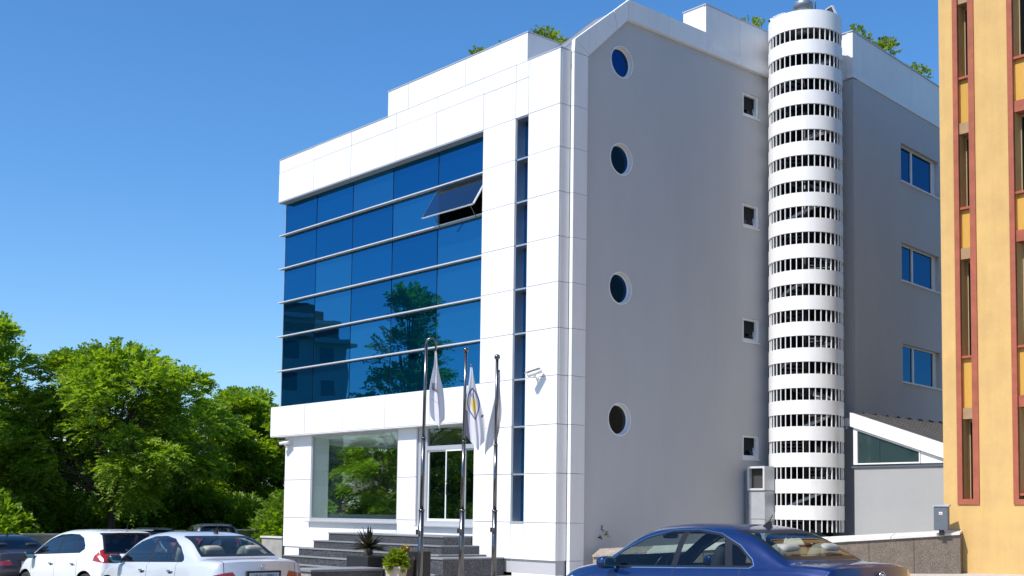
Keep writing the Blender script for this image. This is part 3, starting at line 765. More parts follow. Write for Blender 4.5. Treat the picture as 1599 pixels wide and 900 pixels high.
# ------------------------------------------------------------------ yellow building
Y = thing('yellow_building', 'yellow plaster building with red trimmed slit windows at the right edge', 'building', (8.21, 4.2, 0))
YH = 15.5; YW = 22.0
def slot(x0, x1): return [(x0, 1.98), (x0, YH - .3), (x1, YH - .3), (x1, 1.98)]
slots = [(.46, .72), (1.74, 2.9), (4.0, 4.26), (5.3, 6.4)]
v, fcs = plate_with_holes([(0, -.2), (YW, -.2), (YW, YH), (0, YH)], [slot(*s) for s in slots], lambda p: Vector((p[0], 0, p[1])), (0, .42, 0))
me = bpy.data.meshes.new('front_wall'); me.from_pydata([tuple(q) for q in v], [], fcs); me.update()
link('front_wall', me, 'yellow_plaster', Y)
MB().box(0, .25, .002, 14, -.2, YH).build('side_wall', 'yellow_plaster', Y)
MB().box(.25, YW, .25, 14, YH - .15, YH - .05).build('roof', 'concrete', Y)
lv_ = [(11.55, 13.25), (8.55, 10.23), (5.18, 7.36), (1.99, 3.76)]
for si, (x0, x1) in enumerate(slots):
    wd = .115
    MB().box(x0 - wd, x0 + .004, -.03, .05, 1.98 - .115, YH - .3).build('trim', 'red_trim', Y)
    MB().box(x1 - .004, x1 + wd + .02, -.03, .05, 1.98 - .115, YH - .3).build('trim', 'red_trim', Y)
    MB().box(x0 + .004, x1 - .004, -.03, .42, 1.98 - .115, 1.98).build('trim', 'red_trim', Y)
    prev = None
    for (z0, z1) in lv_:
        if si % 2: z0, z1 = z0 + .12, z1 + .2
        w = MB().box(x0 + .005, x0 + .035, .30, .36, z0, z1).box(x1 - .035, x1 - .005, .30, .36, z0, z1).box(x0 + .035, x1 - .035, .30, .36, z1 - .05, z1).build('slit_window', mat('tan_frame', (.40, .30, .16), .6, var=.1), Y)
        MB().box(x0 + .035, x1 - .035, .33, .345, z0, z1 - .05).build('glass_pane', 'slit_pane', w)
        MB().box(x0 + .005, x1 - .005, .02, .36, z0 - .055, z0 - .002).build('sill', 'red_trim', w)
        MB().box(x0 + .006, x1 - .006, .03, .36, z1 + .002, z1 + .25).build('lintel', 'tan_lintel' if si % 2 == 0 else 'red_trim', Y)
        if prev is not None:
            MB().box(x0 + .006, x1 - .006, .10, .36, z1 + .252, prev - .058).build('spandrel_panel', 'ochre_panel', Y)
        prev = z0
    MB().box(x0, x1, .37, .41, 1.98, YH - .3).build('dark_lining', 'shade_black', Y)

# boundary wall from the office corner up to the yellow building
wA = Vector((.35, .98, 0)); wB = Vector((8.75, 3.92, 0)); wd_ = (wB - wA).normalized(); wn_ = Vector((wd_.y, -wd_.x, 0))
BW = thing('boundary_wall', 'brown granite boundary wall with pale sloping coping rising to the yellow building', 'wall', (0, 0, 0))
Lw = (wB - wA).length
def wz(t): return .50 + (1.24 - .50) * t
m = MB(); nseg = 9
for k in range(nseg):
    t0, t1 = k / nseg, (k + 1) / nseg
    p0 = wA.lerp(wB, t0 + .0006); p1 = wA.lerp(wB, t1 - .0006)
    b = MB()
    q = [p0, p1, p1 - wn_ * .35, p0 - wn_ * .35]
    lo = [Vector((p.x, p.y, -.3)) for p in q]; hi = [Vector((q[i].x, q[i].y, wz((t0, t1, t1, t0)[i]) - .05)) for i in range(4)]
    P = lo + hi
    i = 0
    for fc in ((3, 2, 1, 0), (4, 5, 6, 7), (0, 1, 5, 4), (1, 2, 6, 5), (2, 3, 7, 6), (3, 0, 4, 7)): b.face([P[j] for j in fc])
    b.build('wall_slab', 'granite_brown' if k > 0 else 'granite_beige', BW)
for k in range(6):
    t0, t1 = k / 6, (k + 1) / 6
    b = MB(); P = []
    for t in (t0 + .0008, t1 - .0008):
        p = wA.lerp(wB, t); z = wz(t)
        h = .16 - .09 * t
        for off, dz in ((.05, -.045), (.05, 0), (-.42, h), (-.42, h - .06)):
            w_ = p + wn_ * off; P.append(Vector((w_.x, w_.y, z + dz)))
    b.face([P[0], P[1], P[2], P[3]]); b.face([P[7], P[6], P[5], P[4]])
    for i in range(4):
        j = (i + 1) % 4; b.face([P[j], P[i], P[4 + i], P[4 + j]])
    b.build('coping_stone', 'coping_stone' if k > 0 else 'granite_beige', BW)
# meter box on the end of the coping
mb_ = thing('meter_box', 'dark grey metal meter box on a foot at the end of the boundary wall', 'meter box', (8.42, 3.72, 1.17))
mb_.rotation_euler = (0, 0, R(18))
MB().box(-.15, .15, -.1, .1, .12, .64).build('casing', 'box_grey', mb_, .012)
MB().prism([(-.12, .64), (.13, .64), (.13, .70), (-.12, .66)], -.17, .17, 'x').build('lid', 'frame_silver', mb_)
MB().box(-.05, .05, -.05, .05, 0, .12).build('foot', 'black_plastic', mb_)
MB().box(-.035, .035, -.106, -.101, .46, .52).build('badge', 'white_paint', mb_)
MB().box(-.025, .02, -.109, -.1065, .475, .492).build('badge_mark', mat('red_mark', (.4, .03, .03), .5), mb_)
kb = MB()
for k in range(14):
    x0 = 7.62 + k * 1.0
    o = MB().box(x0, x0 + .99, -1.15, -1.0, ground_z(x0, -1) - .2, ground_z(x0, -1) + .16).build('kerb_stone', 'concrete', None)
    if k == 0: kroot = thing('kerb', 'pale stone kerb along the pavement by the yellow building', 'kerb', (0, 0, 0))
    o.parent = kroot

# ------------------------------------------------------------------ entrance steps
ST = thing('entrance_steps', 'dark granite entrance steps with paler grey treads', 'steps', (0, 0, 0))
sp = [(.90, -.97, -8.9, -3.3), (.66, -1.27, -9.25, -3.0), (.43, -1.57, -9.6, -2.7), (.20, -1.87, -9.95, -2.4), (-.03, -2.17, -10.3, -2.1)]
for k, (z, y, x0, x1) in enumerate(sp):
    n = 4
    for t in range(n):
        a, b = x0 + (x1 - x0) * t / n, x0 + (x1 - x0) * (t + 1) / n
        yb = .10 if (k == 0 or t in (0, n - 1)) else sp[k - 1][1] - .004
        o1 = MB().box(a + .003, b - .003, y, sp[k - 1][1] - .004 if k else .10, -.8, z - .032)
        if k and t == 0: o1.box(a + .003, sp[k - 1][2] - .004, sp[k - 1][1] - .003, .10, -.8, z - .032)
        if k and t == n - 1: o1.box(sp[k - 1][3] + .004, b - .003, sp[k - 1][1] - .003, .10, -.8, z - .032)
        o1.build('riser_block', 'granite_dark', ST)
        o2 = MB().box(a + .003, b - .003, y - .03, sp[k - 1][1] - .005 if k else .10, z - .03, z)
        if k and t == 0: o2.box(a - .02, sp[k - 1][2] - .005, sp[k - 1][1] - .004, .10, z - .03, z)
        if k and t == n - 1: o2.box(sp[k - 1][3] + .005, b + .02, sp[k - 1][1] - .004, .10, z - .03, z)
        o2.build('tread_slab', 'granite_top', ST)
MB().box(-2.99, -1.95, -2.05, -.02, -.7, .345).build('side_block', 'granite_dark', ST)
MB().box(-2.985, -1.93, -2.08, -.02, .347, .38).build('tread_slab', 'granite_top', ST)
lw = thing('planter_wall', 'low granite wall with grey slab top in front of the steps', 'wall', (-1.4, -6.8, 0))
MB().box(0, .83, 0, 1.9, -.6, .20).build('core', 'granite_beige', lw)
MB().box(.832, .85, .01, 1.905, -.6, .198).build('cladding', 'granite_dark', lw)  # dark stone paints the shade of the wall's right side into its colour
MB().box(-.04, .89, -.04, 1.94, .203, .25).build('slab', 'granite_top', lw)
# ------------------------------------------------------------------ cars
def carpaint(name, c, metal=0.0, rough=.32, coat=1.0):
    m, nt, b = _bsdf(name); N, L = nt.nodes, nt.links
    b.inputs['Base Color'].default_value = (*c, 1); b.inputs['Metallic'].default_value = metal
    b.inputs['Roughness'].default_value = rough
    b.inputs['Coat Weight'].default_value = coat; b.inputs['Coat Roughness'].default_value = .03
    tc = N.new('ShaderNodeTexCoord'); n = N.new('ShaderNodeTexNoise'); n.inputs['Scale'].default_value = 7; n.inputs['Detail'].default_value = 5
    L.new(tc.outputs['Object'], n.inputs[0])
    mr = N.new('ShaderNodeMapRange'); mr.inputs['To Min'].default_value = rough - .06; mr.inputs['To Max'].default_value = rough + .1
    L.new(n.outputs[0], mr.inputs['Value']); L.new(mr.outputs[0], b.inputs['Roughness'])
    MATS[name] = m
carpaint('paint_blue', (.0010, .0175, .105), .45, .34)
carpaint('paint_white', (.72, .72, .73), .0, .35)
carpaint('paint_silver', (.60, .615, .65), .25, .34)
carpaint('paint_plum', (.030, .018, .020), .2, .34)
carpaint('paint_dark', (.018, .022, .028), .3, .34)
carpaint('paint_grey', (.10, .11, .125), .5, .34)
glass('car_glass', (.62, .70, .67), refl=(.85, .92, 1), f0=.035)
glass('car_glass_dark', (.22, .25, .26), refl=(.8, .9, 1), f0=.06)
mat('trim_black', (.010, .010, .011), .35)
mat('mirror_face', (.06, .16, .20), .06, metal=.6)
mat('seam_black', (.02, .02, .022), .6)
mat('chrome', (.75, .75, .76), .12, metal=1.0)
mat('tail_red', (.32, .008, .010), .12, var=.25, scale=14, coat=1.0)
mat('tail_clear', (.42, .16, .13), .15, var=.3, scale=16, coat=1.0)
mat('rubber', (.014, .014, .014), .75)
mat('rim_silver', (.55, .56, .58), .3, metal=.8)
mat('seat_dark', (.018, .019, .022), .8)
mat('seat_beige', (.30, .29, .25), .8, var=.1, scale=9)
mat('plate_white', (.50, .54, .60), .5, var=.06, scale=9)
mat('plate_ink', (.10, .12, .15), .6)
mat('headlamp', (.6, .62, .65), .08, coat=1.0)

def curve(keys):
    xs = [k[0] for k in keys]; ys = [k[1] for k in keys]
    n = len(xs); h = [xs[i + 1] - xs[i] for i in range(n - 1)]; d = [(ys[i + 1] - ys[i]) / h[i] for i in range(n - 1)]
    m = [d[0]] + [0 if d[i - 1] * d[i] <= 0 else 2 * d[i - 1] * d[i] / (d[i - 1] + d[i]) for i in range(1, n - 1)] + [d[-1]]
    def f(x):
        if x <= xs[0]: return ys[0]
        if x >= xs[-1]: return ys[-1]
        i = max(k for k in range(n - 1) if xs[k] <= x); t = (x - xs[i]) / h[i]
        return (2*t**3 - 3*t*t + 1) * ys[i] + (t**3 - 2*t*t + t) * h[i] * m[i] + (-2*t**3 + 3*t*t) * ys[i+1] + (t**3 - t*t) * h[i] * m[i+1]
    return f

SEDAN = dict(L=4.52,
    top=[(0, .955), (.10, .985), (.35, .998), (.60, 1.01), (.82, 1.115), (1.10, 1.275), (1.40, 1.375), (1.75, 1.42), (2.2, 1.435), (2.6, 1.415), (2.85, 1.36), (3.10, 1.23), (3.38, 1.07), (3.52, .995), (3.75, .968), (4.15, .905), (4.40, .80), (4.52, .64)],
    belt=[(0, .89), (.5, .925), (1.2, .925), (2.5, .90), (3.45, .875), (4.0, .80), (4.4, .66), (4.52, .55)],
    wb=[(0, .765), (.3, .80), (.9, .835), (2, .852), (3, .845), (3.7, .815), (4.2, .76), (4.52, .66)],
    glass_b=.62, glass_t=1.36, ws_b=3.46, ws_t=2.86, trunk=True,
    dlo=[(3.38, .92), (3.08, 1.125), (2.75, 1.27), (2.38, 1.352), (1.98, 1.358), (1.62, 1.31), (1.30, 1.18), (1.10, 1.03), (1.07, .97), (1.12, .943)],
    pill=[(2.24, 2.15), (1.46, 1.36)], doors=[3.22, 2.18, 1.22], wheels=(.90, 3.62), wr=.32, mirror=3.13)
HATCH = dict(L=4.05,
    top=[(0, .86), (.05, .94), (.12, 1.00), (.22, 1.12), (.40, 1.34), (.52, 1.425), (.9, 1.465), (1.4, 1.49), (1.85, 1.49), (2.25, 1.455), (2.5, 1.39), (2.8, 1.24), (3.08, 1.06), (3.2, 1.0), (3.45, .95), (3.8, .85), (3.98, .72), (4.05, .60)],
    belt=[(0, .84), (.3, 1.0), (.9, 1.0), (2, .965), (3.1, .92), (3.6, .80), (3.95, .64), (4.05, .54)],
    wb=[(0, .76), (.25, .80), (.8, .835), (1.8, .852), (2.7, .845), (3.4, .815), (3.8, .76), (4.05, .66)],
    glass_b=.10, glass_t=.50, ws_b=3.16, ws_t=2.52, trunk=False,
    dlo=[(3.02, .975), (2.75, 1.145), (2.45, 1.30), (2.1, 1.385), (1.7, 1.40), (1.3, 1.385), (1.02, 1.31), (.86, 1.17), (.83, 1.09), (.98, 1.015)],
    pill=[(1.93, 1.85), (1.24, 1.18)], doors=[2.95, 1.89, .98], wheels=(.68, 3.2), wr=.31, mirror=2.84)

def cut_region(bm, planes, cand, mi):
    """cut candidate faces along the planes (point, outward normal) and give the inside material mi"""
    faces = [f for f in bm.faces if cand(f)]
    for co, no in planes:
        es = {e for f in faces for e in f.edges}; vsx = {v for f in faces for v in f.verts}
        r = bmesh.ops.bisect_plane(bm, geom=list(vsx) + list(es) + faces, dist=1e-5, plane_co=co, plane_no=no)
        faces = [f for f in bm.faces if cand(f)]
    for f in faces:
        c = f.calc_center_median()
        if all((c - Vector(co)).dot(Vector(no)) < 1e-6 for co, no in planes): f.material_index = mi
def poly_planes(poly, axes):
    """convex polygon in two axes -> planes with outward normals"""
    n = len(poly); A = sum(poly[i][0] * poly[(i + 1) % n][1] - poly[(i + 1) % n][0] * poly[i][1] for i in range(n))
    out = []
    for i in range(n):
        (x0, z0), (x1, z1) = poly[i], poly[(i + 1) % n]
        nx, nz = (z1 - z0), -(x1 - x0)
        if A < 0: nx, nz = -nx, -nz
        p = [0, 0, 0]; q = [0, 0, 0]
        p[axes[0]], p[axes[1]] = x0, z0; q[axes[0]], q[axes[1]] = nx, nz
        out.append((Vector(p), Vector(q).normalized()))
    return out
def inset(poly, d):
    n = len(poly); cx = sum(p[0] for p in poly) / n; cz = sum(p[1] for p in poly) / n; out = []
    for i in range(n):
        p0, p1, p2 = poly[i - 1], poly[i], poly[(i + 1) % n]
        def off(a, b):
            nx, nz = b[1] - a[1], -(b[0] - a[0]); l = math.hypot(nx, nz); nx, nz = nx / l, nz / l
            if (cx - a[0]) * nx + (cz - a[1]) * nz < 0: nx, nz = -nx, -nz
            return (a[0] + nx * d, a[1] + nz * d), (b[0] - a[0], b[1] - a[1])
        (a, u), (b, v) = off(p0, p1), off(p1, p2)
        det = u[0] * v[1] - u[1] * v[0]
        if abs(det) < 1e-9: out.append(a); continue
        t = ((b[0] - a[0]) * v[1] - (b[1] - a[1]) * v[0]) / det
        out.append((a[0] + u[0] * t, a[1] + u[1] * t))
    return out

def make_car(spec, name, label, paint, loc, heading, glassm='car_glass', seat='seat_dark', plate='plate_white', chrome_line=False, simple=False, black_mirror=False, lights='sedan', group=None, hscale=1.0, cladding=False, rear_seat=None):
    S = spec; L = S['L']
    ft, fb, fwid = curve(S['top']), curve(S['belt']), curve(S['wb'])
    zlow = .21
    xs = sorted(set([round(L * i / 84, 4) for i in range(85)] + [.02, .05, .08, L - .02, L - .05]))
    nU = 20
    rows = []
    for x in xs:
        zt, zb, w = ft(x), fb(x), fwid(x)
        zt = max(zt, zb + .02)
        zl = zlow + .10 * max(0, 1 - x / .5) ** 2 + .07 * max(0, 1 - (L - x) / .5) ** 2
        wm = w + .028
        P = [(0, zl), (wm * .55, zl), (wm - .10, zl), (wm - .035, zl + .03), (wm - .008, zl + .10), (wm, zl + .20 * (zb - zl) + .08), (wm + .004, zl + .52 * (zb - zl)), (wm - .004, zl + .66 * (zb - zl)), (w + .012, zl + .82 * (zb - zl)), (w + .002, zb - .045), (w - .012, zb - .012)]
        w7 = w - .045; z7 = zb + .012; h = max(zt - z7, .008)
        hh = min(1, h / .38); expo = 2.6 + 2.6 * hh
        a = 2 / expo
        up = []
        for k in range(nU + 1):
            t = math.pi / 2 * (k / nU)
            # even out spacing along the rounded-box curve
            t = math.pi / 2 * (.5 - .5 * math.copysign(abs(1 - 2 * k / nU) ** 1.35, 1 - 2 * k / nU))
            z = z7 + h * math.sin(t) ** a
            y = (w7 - .34 * (z - z7)) * max(math.cos(t), 0) ** a
            up.append((y, z))
        rows.append([(x, y, z) for y, z in P + up])
    def deform(p):
        x, y, z = p; ay = abs(y) / .85
        x += .17 * min(1, ay) ** 2.6 * max(0, 1 - x / .75)
        x -= .30 * min(1, ay) ** 2.4 * max(0, 1 - (L - x) / 1.0)
        if x < .5: x += (.06 * (z - .55) / .45 if z > .55 else .05 * ((.55 - z) / .35) ** 2) * max(0, 1 - x / .5)
        if x > L - .5: x -= .05 * ((z - .5) / .4) ** 2 * max(0, 1 - (L - x) / .5)
        return (x, y, z)
    bm = bmesh.new(); m = len(rows[0]); G = []
    for r in rows:
        left = [bm.verts.new(deform(p)) for p in r]
        right = [left[0]] + [bm.verts.new(deform((p[0], -p[1], p[2]))) for p in r[1:-1]] + [left[-1]]
        G.append((left, right))
    for (l0, r0), (l1, r1) in zip(G, G[1:]):
        for k in range(m - 1):
            for A, Bq, flip in ((l0, l1, False), (r0, r1, True)):
                q = [A[k], A[k + 1], Bq[k + 1], Bq[k]]
                if flip: q.reverse()
                q2 = []
                for v_ in q:
                    if v_ not in q2: q2.append(v_)
                if len(q2) >= 3:
                    try: bm.faces.new(q2)
                    except ValueError: pass
    for (lf, rt), x, rev in ((G[0], xs[0], True), (G[-1], xs[-1], False)):     # end caps, crossed in steps so they can curve
        nc = 10; grid = []
        for k in range(m):
            a, b = lf[k], rt[k]
            if a is b: grid.append([a] * (nc + 1)); continue
            src = rows[0 if rev else -1][k]
            line = [a] + [bm.verts.new(deform((src[0], src[1] * (1 - 2 * c / nc), src[2]))) for c in range(1, nc)] + [b]
            grid.append(line)
        for k in range(m - 1):
            for c in range(nc):
                q = [grid[k][c], grid[k][c + 1], grid[k + 1][c + 1], grid[k + 1][c]]
                if rev: q.reverse()
                q2 = []
                for v_ in q:
                    if v_ not in q2: q2.append(v_)
                if len(q2) >= 3:
                    try: bm.faces.new(q2)
                    except ValueError: pass
    bmesh.ops.recalc_face_normals(bm, faces=bm.faces)
    for f in bm.faces: f.smooth = True
    MI = dict(paint=0, trim=1, side=2, rear=3, wind=4, seam=5, tail=6, clear=7, head=8, hole=9, chrome=10, clad=11)
    ctr = lambda f: f.calc_center_median()
    # side glazing: dark surround, then the panes between the pillars
    dlo = S['dlo']; ins = inset(dlo, .022)
    zmin = min(p[1] for p in dlo) - .05
    side = lambda f: (lambda c: c.z > zmin and abs(c.y) > .40 and dlo[-3][0] - .2 < c.x < dlo[0][0] + .15 and abs(f.normal.y) > .38)(ctr(f))
    if chrome_line: cut_region(bm, poly_planes(inset(dlo, -.010), (0, 2)), side, MI['chrome'])
    cut_region(bm, poly_planes(dlo, (0, 2)), side, MI['trim'])
    (p1a, p1b), (p2a, p2b) = S['pill']
    lean = lambda x, s: (Vector((x, 0, 1.0)), Vector((s, 0, s * .16)))
    edges = [(None, p1a), (p1b, p2a), (p2b, None)]
    for lo_i, hi_i in ((None, 0), (0, 1), (1, None)):
        pl = poly_planes(ins, (0, 2))
        if lo_i is None: pl = pl + [lean(p1a, -1)]
        elif lo_i == 0: pl = pl + [lean(p1b, 1), (Vector((p2a, 0, 1.0)), Vector((-1, 0, .28)))]
        else: pl = pl + [(Vector((p2b, 0, 1.0)), Vector((1, 0, -.28)))]
        cut_region(bm, pl, side, MI['side'])
    # rear screen and windscreen
    def screen(xb, xt, mi, back):
        zb_, zt_ = ft(xb), ft(xt)
        wb_, wt_ = fwid(xb) - .045 - .34 * max(0, zb_ - fb(xb)), fwid(xt) - .045 - .34 * (zt_ - fb(xt))
        k1, k2 = (.90, .88) if S['trunk'] or not back else (.94, .90)
        tr = [(-wb_ * k1, zb_ + .012), (wb_ * k1, zb_ + .012), (wt_ * k2, zt_ - .012), (-wt_ * k2, zt_ - .012)]
        cand = lambda f: (lambda c: (c.x < xt + .25 if back else c.x > xt - .25) and c.z > zb_ - .06 and (-f.normal.x if back else f.normal.x) > .12 and f.normal.z > -.1)(ctr(f))
        cut_region(bm, poly_planes(tr, (1, 2)), cand, MI['trim'])
        tin = inset(tr, .04 if back else .03)
        cut_region(bm, poly_planes(tin, (1, 2)), cand, mi)
    screen(S['glass_b'], S['glass_t'], MI['rear'], True)
    screen(S['ws_b'], S['ws_t'], MI['wind'], False)
    # shut lines
    for x in S['doors']:
        c0 = lambda f: (lambda c: abs(c.y) > .62 and .30 < c.z < fb(x) + .02 and abs(c.x - x) < .3)(ctr(f))
        cut_region(bm, [(Vector((x - .005, 0, 0)), Vector((-1, 0, 0))), (Vector((x + .005, 0, 0)), Vector((1, 0, 0))), (Vector((0, 0, .33)), Vector((0, 0, -1)))], c0, MI['seam'])
    tl = S['glass_b'] + .02
    tw = .63 if S['trunk'] else .68
    for sgn in (1, -1):
        c0 = lambda f: (lambda c: c.x < tl + .1 and c.z > .50 and abs(c.y) < .75)(ctr(f)) and f.material_index == 0
        cut_region(bm, [(Vector((0, sgn * (tw - .005), 0)), Vector((0, -sgn, 0))), (Vector((0, sgn * (tw + .005), 0)), Vector((0, sgn, 0))), (Vector((tl, 0, 0)), Vector((1, 0, 0))), (Vector((0, 0, .58)), Vector((0, 0, -1)))], c0, MI['seam'])
    c0 = lambda f: (lambda c: c.x < .30 and .5 < c.z < .7 and abs(c.y) < .75)(ctr(f)) and f.material_index == 0
    cut_region(bm, [(Vector((0, 0, .575)), Vector((0, 0, -1))), (Vector((0, 0, .586)), Vector((0, 0, 1))), (Vector((0, tw, 0)), Vector((0, 1, 0))), (Vector((0, -tw, 0)), Vector((0, -1, 0)))], c0, MI['seam'])
    # rear lamps wrap round the corners
    for sgn in (1, -1):
        if lights == 'sedan':
            z0, z1, y0, xe = .70, .885, .45, .38
            pls = [(Vector((0, 0, z0)), Vector((-.15, 0, -1))), (Vector((0, 0, z1)), Vector((.25, sgn * .12, 1))), (Vector((0, sgn * y0, .72)), Vector((0, -sgn, .55))), (Vector((xe, 0, .75)), Vector((1, 0, -.5)))]
        else:
            z0, z1, y0, xe = .80, 1.0, .40, .40
            pls = [(Vector((.0, 0, z0)), Vector((.16, 0, -1))), (Vector((0, 0, z1)), Vector((.05, -sgn * .30, 1))), (Vector((0, sgn * y0, .9)), Vector((0, -sgn, -.3))), (Vector((xe, 0, .9)), Vector((1, 0, .45)))]
        c0 = lambda f: (lambda c: c.x < .6 and c.z > .5 and c.y * sgn > .3)(ctr(f)) and f.material_index in (0, 5)
        cut_region(bm, pls, c0, MI['tail'])
        mid = pls[:2] + [(Vector((0, sgn * (y0 + .03), .74)), Vector((0, -sgn, 0))), (Vector((0, sgn * (y0 + .17), .74)), Vector((0, sgn, 0))), (Vector((0, 0, z0 + .085)), Vector((0, 0, -1)))]
        c1 = lambda f: (lambda c: c.x < .5 and c.y * sgn > .3)(ctr(f)) and f.material_index == 6
        cut_region(bm, mid, c1, MI['clear'])
        ph = [(Vector((L - .55, 0, .7)), Vector((-1, 0, 0))), (Vector((0, 0, .62)), Vector((0, 0, -1))), (Vector((L - .3, 0, .74)), Vector((.25, 0, 1))), (Vector((0, sgn * .42, 0)), Vector((0, -sgn, 0)))]
        c2 = lambda f: (lambda c: c.x > L - 1.0 and c.z > .55 and c.y * sgn > .3)(ctr(f)) and f.material_index == 0
        cut_region(bm, ph, c2, MI['head'])
    if cladding:
        c3 = lambda f: (lambda c: c.z < .52 and c.x < .85)(ctr(f)) and f.material_index in (0, 5)
        cut_region(bm, [(Vector((0, 0, .47)), Vector((0, 0, 1))), (Vector((0, 0, .40)), Vector((0, 0, -1))), (Vector((.62, 0, 0)), Vector((1, 0, 0)))], c3, MI['clad'])
    # wheel arches
    for wx in S['wheels']:
        rr = S['wr'] + .055; n = 22
        circ_ = [(wx + rr * math.cos(2 * math.pi * k / n), S['wr'] + rr * math.sin(2 * math.pi * k / n)) for k in range(n)]
        c4 = lambda f: (lambda c: abs(c.y) > .55 and abs(c.x - wx) < rr + .1 and c.z < S['wr'] + rr + .1)(ctr(f))
        cut_region(bm, poly_planes(circ_, (0, 2)), c4, MI['hole'])
    bmesh.ops.delete(bm, geom=[f for f in bm.faces if f.material_index == 9], context='FACES')
    root = thing(name, label, 'car', (loc[0], loc[1], ground_z(loc[0], loc[1])), 0, group)
    hd = Vector(heading).normalized()
    # local frame: x from tail to nose, y to the left side
    gz = Vector((.0245 * hd.x + .0224 * hd.y,)).x if False else (.0245 * hd.x + .0224 * hd.y)
    fwdv = Vector((hd.x, hd.y, gz)).normalized(); leftv = Vector((-hd.y, hd.x, 0)).normalized(); upv = fwdv.cross(leftv)
    root.rotation_mode = 'QUATERNION'
    root.rotation_quaternion = Matrix((fwdv, leftv, upv)).transposed().to_quaternion()
    off = Matrix.Translation((-L / 2, 0, 0)) @ Matrix.Diagonal((1, 1, hscale, 1))
    bm.transform(off)
    # split off the pieces that have a look of their own
    def take(idx, nm, material, key=None):
        fs = [f for f in bm.faces if f.material_index == idx]
        groups = {}
        seen = set()
        for f in fs:
            if f in seen: continue
            st = [f]; seen.add(f); comp = []
            while st:
                g = st.pop(); comp.append(g)
                for e in g.edges:
                    for h_ in e.link_faces:
                        if h_.material_index == idx and h_ not in seen: seen.add(h_); st.append(h_)
            groups[len(groups)] = comp
        outs = []
        for comp in groups.values():
            if len(comp) < 2: continue
            ix = {}; V_ = []; F_ = []
            for f in comp:
                q = []
                for v_ in f.verts:
                    if v_ not in ix: ix[v_] = len(V_); V_.append(tuple(v_.co))
                    q.append(ix[v_])
                F_.append(q)
            me_ = bpy.data.meshes.new(nm); me_.from_pydata(V_, [], F_)
            me_.polygons.foreach_set('use_smooth', [True] * len(F_)); me_.update()
            outs.append(link(nm, me_, material, root))
        bmesh.ops.delete(bm, geom=fs, context='FACES_ONLY')
        return outs
    take(2, 'side_window', glassm); take(3, 'rear_window', glassm); take(4, 'windscreen', 'car_glass')
    tls = take(6, 'tail_light', 'tail_red'); take(7, 'tail_light', 'tail_clear'); take(8, 'headlight', 'headlamp')
    me = bpy.data.meshes.new('body'); 
    for f in bm.faces: f.material_index = {0: 0, 1: 1, 5: 2, 10: 3, 11: 1}.get(f.material_index, 0)
    bm.to_mesh(me); bm.free()
    body = link('body', me, [paint, 'trim_black', 'seam_black', 'chrome'], root)
    X = lambda x: x - L / 2
    hz = hscale
    # wheels with liners
    for wx in S['wheels']:
        for sgn in (1, -1):
            w = MB().lathe([(.20, -.09), (.285, -.10), (S['wr'] - .012, -.088), (S['wr'], -.05), (S['wr'], .05), (S['wr'] - .012, .088), (.285, .10), (.20, .09)], 32)
            wo = w.build('wheel', 'rubber', root); wo.location = (X(wx), sgn * .755, S['wr']); wo.rotation_euler = (R(90), 0, 0)
            rim = MB(); s_ = -sgn
            rim.lathe([(.215, .085 * s_), (.205, .05 * s_), (.17, .03 * s_)], 28).lathe([(.0, .07 * s_), (.05, .07 * s_), (.055, .05 * s_)], 12)
            for k in range(5):
                Mr = Matrix.Rotation(2 * math.pi * k / 5, 4, 'Z')
                rim.box(.03, .20, -.035, .035, .045 * s_ - .012, .045 * s_ + .012, Mr)
            rim.build('rim', 'rim_silver', wo)
            ln = MB().lathe([(S['wr'] + .06, -.16), (S['wr'] + .06, .12)], 24)
            lo = ln.build('wheel_liner', 'trim_black', root); lo.location = (X(wx), sgn * .70, S['wr']); lo.rotation_euler = (R(90), 0, 0)
    # cabin
    cab = MB().box(X(.7), X(3.5 if S['trunk'] else 3.1), -.72, .72, .30, .42)
    cab.build('floor', 'seat_dark', root)
    zs = .42; fxs = X(S['dlo'][0][0] - 1.35); rxs = X(S['dlo'][0][0] - 2.10)
    for sx, sgn, nm in ((fxs, .36, 0), (fxs, -.36, 0), (rxs, .36, 1), (rxs, -.36, 1)):
        Ms = Matrix.Rotation(R(-14), 4, 'Y')
        st = MB().blob((sx - .02, sgn, .62 * hz), (.27, .25, .13), .5).blob((sx - .24, sgn, .88 * hz), (.09, .25, .33), .55, M=Ms)
        seat_ = rear_seat if (nm and rear_seat) else seat
        so = st.build('seat', seat_, root)
        MB().blob((sx - .36, sgn, (1.225 if nm == 0 else 1.10) * hz), (.055, .135, .085) if nm == 0 else (.06, .16, .10), .6, M=Ms).tube([(sx - .32, sgn - .05, 1.08 * hz), (sx - .35, sgn - .05, 1.2 * hz)], .01, 6).tube([(sx - .32, sgn + .05, 1.08 * hz), (sx - .35, sgn + .05, 1.2 * hz)], .01, 6).build('headrest', seat_, so)
    dx = X(S['dlo'][0][0] - .42)
    MB().prism([(dx - .1, .55), (dx + .5, .6), (dx + .5, .86), (dx + .1, .92), (dx - .05, .87)], -.70, .70, 'y').build('dashboard', 'trim_black', root)
    tor = MB(); Mt = Matrix.Translation((dx - .22, .36, .90)) @ Matrix.Rotation(R(68), 4, 'Y')
    tor.tube([Mt @ Vector((.185 * math.cos(a), .185 * math.sin(a), 0)) for a in [2 * math.pi * k / 24 for k in range(25)]], .014, 8)
    tor.tube([Mt @ Vector((-.17, 0, 0)), Mt @ Vector((.17, 0, 0))], .012, 6).tube([Mt @ Vector((0, -.17, 0)), Mt @ Vector((0, .17, 0))], .012, 6).tube([(dx - .22, .36, .90), (dx + .05, .36, .80)], .03, 8)
    tor.build('steering_wheel', 'trim_black', root)
